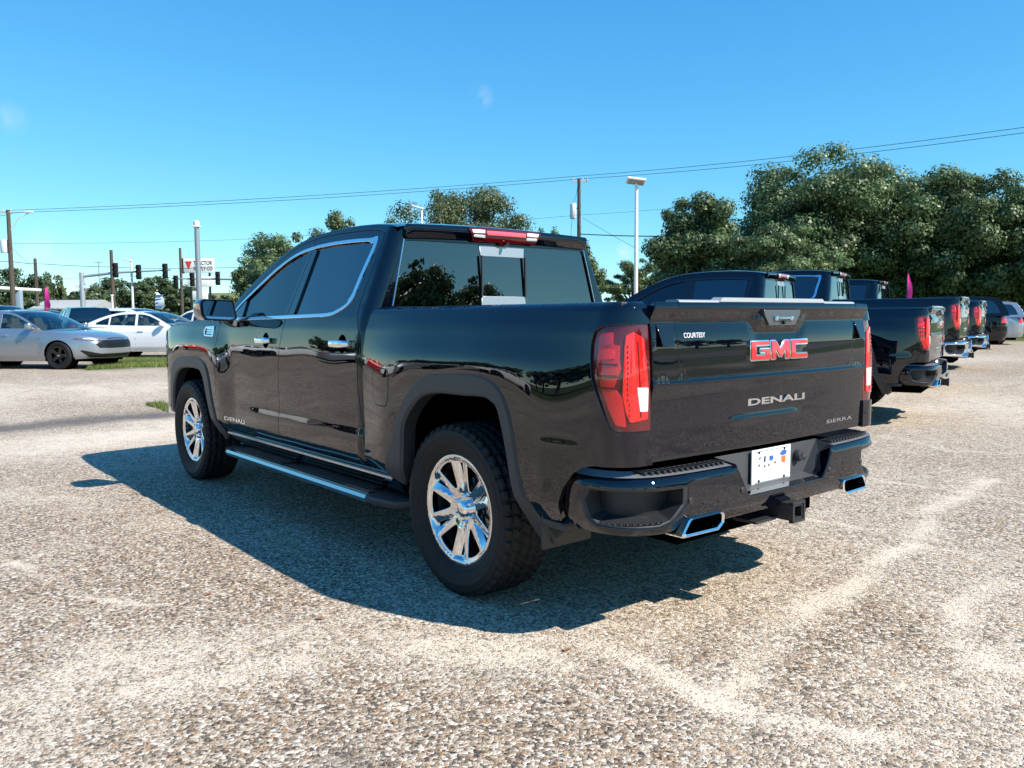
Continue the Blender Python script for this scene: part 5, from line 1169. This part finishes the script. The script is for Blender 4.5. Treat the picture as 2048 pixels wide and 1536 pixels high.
# trees that the photograph shows only as reflections in the truck: beyond its left side and behind the camera
rm, rc = crown_mesh('reflected_crown', 3.4, 3.4, 2.6, 80, 12000, .13, 91, .8, OAK, .26)
_NTH = ['first', 'second', 'third', 'fourth', 'fifth', 'sixth', 'seventh', 'eighth', 'ninth', 'tenth', 'eleventh', 'twelfth', 'thirteenth', 'fourteenth', 'fifteenth', 'sixteenth']
def rtree(x, y, s, lab): 
    t_ = tree('oak_tree', lab, x, y, -.1, 6.4*s, 3.4, 3.4, 2.6, rm, rc, 'trees mirrored in the truck', .28, zc=3.9, rot=x*.7); t_.scale = (s,)*3
for i in range(16): rtree(6+i*5.6+(i*37 % 4), 33+(i*53 % 7)+i*.9, .85+.08*(i % 4), _NTH[i]+' oak from the nose end of the row mirrored in the truck doors')
for i, (x, y, s) in enumerate(((-26, -14.0, 1.08), (-26, -18.4, .92), (-44, -12, 1.5), (-52, -36, 1.1), (-48, 4, 1.0), (-55, -58, 1.2), (-40, 20, 1.0), (-58, -24, 1.2), (-62, -76, 1.3))): rtree(x, y, s, _NTH[i]+' oak of those across the street mirrored in the truck tail')

# ------------------------------------------------------------------ poles, wires, lamps, signals, signs
WOOD = mat('pole_wood', (.085, .065, .052), .9, noise=.35, nscale=6); GALV = mat('galvanised_steel', (.42, .45, .48), .45, .5, noise=.1, nscale=5); POLEW = mat('white_pole', (.72, .73, .74), .45, noise=.08, nscale=4); WIRE = mat('wire_black', (.02, .022, .025), .6); TRAF = mat('signal_black', (.012, .012, .012), .5); CONW = mat('insulator', (.5, .5, .5), .5)
RZ = math.atan2(_r[1], _r[0])
def pole_at(u, vtop, D): p = at(u, vtop, D); g0 = float(gz(p[0], p[1])); return p, g0
def wood_pole(u, vtop, D, label, arms=(), r=.15):
    p, g0 = pole_at(u, vtop, D); H = p[2]-g0; root = empty('utility_pole', (p[0], p[1], g0), RZ); tag(root, label, 'utility pole', 'wooden utility poles')
    MB().tube([(0, 0, -.3), (0, 0, H*.5), (0, 0, H)], [r*1.2, r*1.05, r*.8], 10).build('post', WOOD, root)
    for (dz, w, off) in arms:
        arm = MB().box(off-w/2, off+w/2, -.06, .06, H-dz-.06, H-dz+.06).build('crossarm', mat('weathered_arm', (.5, .47, .43), .8), root)
        for k in (-.45, -.15, .15, .45): MB().lathe([(0, .03), (.1, .05), (.18, .03), (.2, .001)], 8, axis='z', c=(off+w*k, 0, H-dz+.06)).build('insulator', CONW, arm)
    return root, H
pa, Ha = wood_pole(16, 420, 60, 'tall wooden pole with street lamp arm at the left edge', [(.15, 1.8, -.6)], .16)
MB().tube([(0, 0, Ha-1.6), (.7, 0, Ha-.6), (1.6, 0, Ha-.18)], .035, 6).tube([(0, 0, Ha-.12), (1.8, 0, Ha-.12)], .04, 6).box(1.2, 1.85, -.1, .1, Ha-.22, Ha-.08, .03).build('lamp_arm', POLEW, pa)
MB().lathe([(0, .001), (0, .24), (.05, .26), (.85, .26), (.95, .20), (1.0, .001)], 14, axis='z', c=(-.42, 0, Ha-3.1)).build('transformer', mat('transformer_grey', (.6, .62, .64), .4), pa)
pb, _ = wood_pole(70, 517, 80, 'bare wooden pole right of the left edge pole', r=.17)
pc_, _ = wood_pole(222, 500, 75, 'wooden pole left of the traffic lights', r=.17)
pd, _ = wood_pole(360, 496, 82, 'thin wooden pole beside the store sign', r=.14)
pt, Ht = wood_pole(1158, 357, 60, 'wooden pole with grey transformer behind the truck', [(.18, 1.1, .1)], .15)
MB().lathe([(0, .001), (0, .22), (.05, .24), (1.0, .24), (1.1, .18), (1.15, .001)], 14, axis='z', c=(-.42, 0, Ht-2.9)).build('transformer', mat('transformer_grey', (.6, .62, .64), .4), pt)
MB().box(-.3, 0, -.03, .03, Ht-2.2, Ht-2.1).tube([(-.42, 0, Ht-1.75), (-.2, 0, Ht-1.2), (-.05, 0, Ht-.3)], .012, 5).tube([(-.5, 0, Ht-2.9), (-.6, 0, Ht-4.0), (-.3, 0, Ht-4.6), (0, 0, Ht-4.9)], .014, 5).build('transformer_leads', WIRE, pt)
def span(label, pts, r=.014, sag=.0, name='overhead_wire'):
    "pts: (u, v, D) along the wire"
    P3 = [at(*p) for p in pts]; out = []
    for a, b in zip(P3[:-1], P3[1:]):
        for k in range(12):
            t = k/12; q = a+(b-a)*t; q = q.copy(); q[2] -= sag*4*t*(1-t); out.append(q)
    out.append(P3[-1]); o = MB().tube(out, r, 5, cap=False).build(name, WIRE, None); tag(o, label, 'wire', 'overhead wires'); return o
span('upper wire of the pair crossing the whole sky', [(-60, 420, 60), (16, 421, 60), (1158, 352, 60), (2140, 242, 42)], .016, .25)
span('lower wire of the pair crossing the whole sky', [(-60, 425, 60), (30, 425, 60), (1172, 357, 60), (2140, 253, 42)], .016, .28)
span('thin wire between the left pole and the transformer pole', [(-40, 487, 60), (20, 487, 60), (500, 478, 62), (1158, 430, 60), (1500, 400, 55), (2100, 370, 50)], .010, .1)
span('thick cable from the transformer pole to the right', [(1158, 468, 60), (1480, 470, 48), (2140, 464, 40)], .035, .12)
span('slack wire from the transformer pole into the oaks', [(1166, 436, 60), (1290, 506, 52), (1360, 508, 48), (1440, 488, 46)], .012, .05)
span('cable over the traffic lights', [(-40, 518, 60), (24, 523, 62), (72, 527, 80), (222, 534, 75), (360, 537, 82), (620, 530, 80)], .024, .05)
span('guy wire from the left pole', [(22, 495, 60), (70, 540, 75), (118, 602, 82)], .012)
span('low wire behind the signal mast', [(72, 560, 80), (222, 549, 76), (360, 556, 82), (520, 560, 80)], .014, .1)
def lamp_post(u, vtop, D, r, label, head, name='lamp_post', m=None):
    p, g0 = pole_at(u, vtop, D); H = p[2]-g0; root = empty(name, (p[0], p[1], g0), RZ); tag(root, label, 'lamp post', 'lamp posts')
    MB().tube([(0, 0, -.2), (0, 0, H*.5), (0, 0, H)], [r*1.1, r, r*.85], 14).build('post', m or GALV, root)
    MB().box(-r*1.8, r*1.8, -r*1.8, r*1.8, -.05, .04).build('base_plate', GALV, root)
    head(root, H); return root
def h_round(root, H): MB().lathe([(-.06, .10), (-.02, .115), (.08, .115), (.12, .07), (.125, .001)], 16, axis='z', c=(0, 0, H)).build('lamp_head', POLEW, root); MB().box(-.13, .13, -.11, .08, H-.12, H-.05, .02).build('lamp_collar', POLEW, root)
def h_led(root, H):
    M = Matrix.Translation((.0, 0, H+.12)) @ Matrix.Rotation(R_(-14), 4, 'X') @ Matrix.Rotation(R_(8), 4, 'Y')
    MB().box(-.42, .36, -.30, .30, -.05, .05, .02, M=M).build('lamp_head', POLEW, root)
    MB().box(-.36, .30, -.25, .25, -.062, -.052, 0, M=M).build('lamp_lens', mat('lamp_lens', (.35, .36, .37), .3), root); MB().box(-.05, .05, -.05, .05, H-.1, H+.1, .01).build('knuckle', GALV, root)
def h_side(root, H): MB().tube([(0, 0, H-.1), (0, 0, H+.05)], .06, 8).build('tenon', POLEW, root); MB().box(-.62, .10, -.16, .16, H-.02, H+.10, .03, M=Matrix.Translation((0, 0, H)) @ Matrix.Rotation(R_(14), 4, 'Y') @ Matrix.Translation((0, 0, -H))).build('lamp_head', POLEW, root)
lamp_post(393, 448, 30, .10, 'thick grey steel lamp post with round white head behind the truck mirror', h_round, m=mat('dull_grey_steel', (.26, .29, .31), .5, .4, noise=.1, nscale=5))
lamp_post(262, 522, 70, .10, 'distant white lamp post between the traffic lights', h_side, m=POLEW)
lamp_post(1273, 368, 35, .085, 'white lamp post with square flat head right of the truck cab', h_led, m=POLEW)
lamp_post(843, 418, 52, .08, 'white lamp head showing just above the truck roof', h_side, m=POLEW)
lamp_post(224, 592, 66, .09, 'short white post in front of the middle wooden pole', lambda r_, H: MB().lathe([(0, .12), (.1, .12), (.12, .001)], 10, axis='z', c=(0, 0, H)).build('cap', POLEW, r_), m=POLEW, name='marker_post')
# antenna mast
p, g0 = pole_at(197, 524, 90); H = p[2]-g0; o = MB().tube([(0, 0, 0), (0, 0, H)], .06, 6).box(-.45, .45, -.05, .05, H-.06, H+.02).build('antenna_mast', GALV, None); o.location = (p[0], p[1], g0); o.rotation_euler = (0, 0, RZ); tag(o, 'thin grey mast with short top bar by the middle wooden pole', 'mast')
# traffic signals on mast arms
SIGR = mat('signal_red', (.25, .01, .01), .3); SIGY = mat('signal_amber', (.2, .12, .01), .3); SIGG = mat('signal_green', (.01, .12, .05), .3)
def signal(parent, x, z, rot=0.):
    s_ = MB().box(x-.19, x+.19, -.18, .06, z-.62, z+.62, .02).build('signal_head', TRAF, parent)
    for k, m in ((.38, SIGR), (0, SIGY), (-.38, SIGG)):
        MB().lathe([(-.19, .001), (-.185, .13)], 12, c=(x, 0, z+k)).build('signal_lens', m, s_); MB().lathe([(-.36, .15), (-.18, .15)], 12, c=(x, 0, z+k)).build('visor', TRAF, s_)
    return s_
def mast(u, vpole, D, arm_to, varm, sigs, label):
    p, g0 = pole_at(u, vpole, D); H = p[2]-g0; s = FPX/D; root = empty('traffic_signal_mast', (p[0], p[1], g0), RZ); tag(root, label, 'traffic lights', 'traffic signal masts')
    MB().tube([(0, 0, -.2), (0, 0, H)], [.24, .19], 14).build('post', GALV, root)
    xa = (arm_to-u)/s; za = H-(varm-vpole)/s
    MB().tube([(0, 0, H-.35), (xa*.35, 0, H*.4+za*.6-.15), (xa, 0, za)], [.12, .10, .06], 10).build('mast_arm', GALV, root)
    MB().box(-.55, .55, -.12, -.06, H-1.35, H-1.05).build('street_name_sign', POLEW, root)
    for su, sv in sigs: signal(root, (su-u)/s, H-(sv-vpole)/s)
    return root
mast(163, 545, 70, 342, 541, [(232, 541), (278, 545), (331, 543)], 'near traffic signal mast with three signal heads')
mast(560, 553, 76, 344, 556, [(352, 563), (385, 558), (436, 556)], 'far traffic signal mast reaching in from behind the truck')
# store sign
D = 86; s = FPX/D; p, g0 = pole_at(398, 517, D); H = p[2]-g0; root = empty('store_sign', (p[0], p[1], g0), RZ); tag(root, 'white store sign on two posts behind the grey lamp post', 'sign')
SIGNW = mat('sign_white', (.82, .82, .80), .5); INKB = mat('sign_ink', (.03, .03, .035), .5); INKR = mat('sign_red', (.6, .04, .03), .5)
for x in (-.95, 1.05): MB().tube([(x, 0, -.2), (x, 0, H-1.5)], .12, 10).build('post', TRAF, root)
bd_ = MB().box(-1.62, 1.55, -.15, .15, H-1.47, H, .03).build('sign_board', SIGNW, root)
MB().box(-1.75, -1.61, -.17, .17, H-1.55, H+.02).build('board_end', TRAF, bd_)
text_on('sign_lettering', 'TRACTOR', lambda a, b, d: (-.55+a*1.98, -.152-d, H-.68+b*.42), INKB, bd_, .01, .02)
text_on('sign_lettering', 'SUPPLY CO', lambda a, b, d: (-.55+a*1.98, -.152-d, H-1.25+b*.42), INKB, bd_, .01, .02)
MB().raw([(x, -.156, H+z) for x, z in ((-1.45, -.30), (-.70, -.30), (-.85, -.62), (-1.0, -1.1), (-1.15, -1.1), (-1.3, -.62))], [(0, 1, 2, 3, 4, 5)]).build('sign_emblem', INKR, bd_, smooth=0)
b2 = MB().box(-1.30, 1.42, -.13, .13, H-2.95, H-1.88, .03).build('lower_board', SIGNW, root); MB().box(-.80, .80, -.12, .12, H-4.35, H-3.4, .03).build('small_board', SIGNW, root)
# feather flags
PINK = mat('pink_fabric', (.75, .03, .28), .6); FLW = mat('white_fabric', (.75, .77, .8), .6); FLB = mat('blue_fabric', (.05, .16, .45), .6)
def flag(u, vtop, D, hpx, wpx, label, m, bend=1, stripes=None):
    p, g0 = pole_at(u, vtop, D); s = FPX/D; H = p[2]-g0; h = hpx/s; w = wpx/s; root = empty('feather_flag', (p[0], p[1], g0), RZ); tag(root, label, 'flag', 'feather flags')
    MB().tube([(0, 0, -.1), (0, 0, H*.6), (0, 0, H-.25), (bend*w*.15, 0, H-.05), (bend*w*.3, 0, H)], [.03, .025, .02, .015, .01], 8).build('pole', TRAF, root)
    n = 14; V = []; F = []
    for i in range(n+1):
        t = i/n; z = H-h*t; ww = w*(.30+.70*math.sin(min(1, t*1.9)*math.pi/2))*(1 if t < .82 else (1-.35*(t-.82)/.18)); V += [(bend*.02, .02*math.sin(t*7), z), (bend*ww*.5, .06*math.sin(t*6+1), z), (bend*ww, .10*math.sin(t*5+2), z-.03)]
    for i in range(n):
        for j in range(2): F.append((3*i+j, 3*i+j+1, 3*i+j+4, 3*i+j+3))
    V2 = V+[(x, y+.006, z) for x, y, z in V]; k = len(V); F2 = F+[tuple(q+k for q in f[::-1]) for f in F]
    fb = MB().raw(V2, F2).build('fabric', m, root)
    if stripes:
        for t in (.2, .42, .64, .84):
            z = H-h*t; ww = w*.8; MB().box(*sorted((bend*ww*.15, bend*ww*.9)), -.05, .14, z-h*.035, z+h*.035).build('printed_patch', stripes, fb)
flag(88, 575, 40, 42, 12, 'pink feather flag behind the silver sedan', PINK); flag(1815, 541, 33, 75, 9, 'pink feather flag above the pickup row', PINK); flag(309, 584, 46, 34, 20, 'white and blue feather flag behind the white sedan', FLW, 1, FLB)
# canopy, low building, house, mound
p, g0 = pole_at(10, 575, 66); o = empty('filling_station_canopy', (p[0], p[1], g0), RZ); tag(o, 'white roofed canopy with grey column at the left edge', 'canopy'); H = p[2]-g0
MB().box(-5, 1.25, -3, 3, H-.24, H, .05).build('roof', POLEW, o)
for x in (-3, 1.1): MB().box(x-.2, x+.2, -.2, .2, -.2, H-.23, .02).build('column', mat('column_blue', (.25, .33, .42), .5), o)
p, g0 = pole_at(125, 601, 80); o = empty('low_building', (p[0], p[1], g0), RZ); tag(o, 'low building with grey sloping roof behind the pink flag', 'building'); H = p[2]-g0
MB().box(-2.6, 2.6, 0, 5, -.2, H-.7).build('wall', mat('tan_wall', (.4, .36, .3), .8), o); MB().loft([[(x, -.5, H-.75), (x, 2.4, H+.1), (x, 5.4, H-.75), (x, 5.4, H-.85), (x, -.5, H-.85)] for x in (-3.0, 3.0)]).build('roof', mat('grey_roof', (.36, .37, .36), .8, noise=.15, nscale=6), o)
MB().box(-.5, .5, -.04, .02, -.2, H-1.0).build('door', mat('door_brown', (.1, .07, .05), .6), o)
for x in (-1.7, 1.7): MB().box(x-.5, x+.5, -.04, .02, .6, 1.4).build('window', GLASS_P, o)
p, g0 = pole_at(1935, 556, 58); o = empty('house', (p[0], p[1], g0), RZ); tag(o, 'house with grey gable roof between the oaks', 'house'); H = p[2]-g0
MB().box(-3, 3, 0, 6, -.2, H-1.1).build('wall', mat('house_wall', (.45, .43, .40), .8), o); MB().loft([[(-3.4, y, H-1.3), (0, y, H+.1), (3.4, y, H-1.3)] for y in (-.4, 6.4)]).build('roof', mat('house_roof', (.20, .19, .19), .85, noise=.2, nscale=6), o)
for x in (-1.8, 1.8):
    w_ = MB().box(x-.5, x+.5, -.05, .02, .8, 1.9).build('window_frame', POLEW, o); MB().box(x-.42, x+.42, -.06, -.045, .88, 1.82).build('pane', GLASS_P, w_)
p, g0 = pole_at(470, 583, 130); V = []; F = []; n = 24
for i in range(n+1):
    for j in range(n+1):
        a, b = i/n*2-1, j/n*2-1; V.append((a*22, b*14, max(0, (1-a*a))*max(0, 1-b*b)*(p[2]-g0)*1.0-.1+.25*(vnoise(np.array([a*5]), np.array([b*5]), 1., 3)[0]-.5)))
for i in range(n):
    for j in range(n): F.append((i*(n+1)+j, (i+1)*(n+1)+j, (i+1)*(n+1)+j+1, i*(n+1)+j+1))
mnd = MB().raw(V, F).build('mound', mat('mound_grass', (.15, .16, .06), .9, noise=.5, nscale=.8), None, 60); mnd.location = (p[0], p[1], g0); mnd.rotation_euler = (0, 0, RZ); tag(mnd, kind='structure')

# ------------------------------------------------------------------ grass strip, tufts, fallen leaves, small clouds
def blades(name, label, poly, nb, h, seed, m):
    g = np.random.default_rng(seed); q = np.array(poly); lo, hi = q.min(0), q.max(0); P = lo+(hi-lo)*g.random((nb*3, 2)); P = P[inside(P, q)][:nb]; k = len(P)
    z = gz(P[:, 0], P[:, 1]); a = g.random(k)*6.28; hh = h*(.4+.8*g.random(k)); w = .007+.006*g.random(k); l = g.normal(size=(k, 2))*.35*hh[:, None]
    dx, dy = np.cos(a)*w, np.sin(a)*w
    V = np.stack([np.stack([P[:, 0]-dx, P[:, 1]-dy, z], 1), np.stack([P[:, 0]+dx, P[:, 1]+dy, z], 1), np.stack([P[:, 0]+l[:, 0], P[:, 1]+l[:, 1], z+hh], 1)], 1).reshape(-1, 3)
    me = bpy.data.meshes.new(name); me.from_pydata(V.tolist(), [], np.arange(3*k).reshape(-1, 3).tolist()); me.materials.append(m); o = link(name, me); tag(o, label, 'grass', kind='stuff')
GRASSM = leaf_mat('grass_blades', (.10, .15, .03), (.17, .22, .05), (.30, .30, .11))
blades('grass', 'green grass strip in front of the white sedan', GSTRIP, 14000, .11, 3, GRASSM)
c_ = on_ground(331, 816); blades('grass_tuft', 'small grass tuft in the joint near the front wheel', [(c_[0]-.6, c_[1]-.12), (c_[0]+.6, c_[1]-.12), (c_[0]+.6, c_[1]+.12), (c_[0]-.6, c_[1]+.12)], 700, .06, 4, GRASSM)
LEAFM = mat('fallen_leaf', (.22, .10, .05), .7, noise=.3, nscale=60)
for i, (u, v, a, lab) in enumerate(((150, 1040, .3, 'curled brown leaf on the bright ground left of the truck shadow'), (186, 1206, 1.2, 'flat reddish leaf near the pale crack at the left'), (418, 1190, 2.1, 'small brown leaf left of the shadow edge'), (640, 1240, .9, 'brown leaf just outside the truck shadow'), (1395, 1100, 2.6, 'dry leaf in the shadow behind the rear bumper'), (1135, 1302, 1.7, 'tiny leaf below the shadow in the foreground'))):
    p = on_ground(u, v); pts = [(-.035, 0, .004), (-.015, .014, .010), (.012, .016, .012), (.036, .0, .006), (.012, -.015, .014), (-.015, -.013, .009), (0, 0, .004)]
    o = MB().raw(pts, [(0, 1, 6), (1, 2, 6), (2, 3, 6), (3, 4, 6), (4, 5, 6), (5, 0, 6)]).build('fallen_leaf', LEAFM, None, 0); o.location = (p[0], p[1], float(gz(p[0], p[1]))+.003); o.rotation_euler = (0, 0, a); o.scale = (.62,)*3; tag(o, lab, 'leaf', 'fallen leaves')
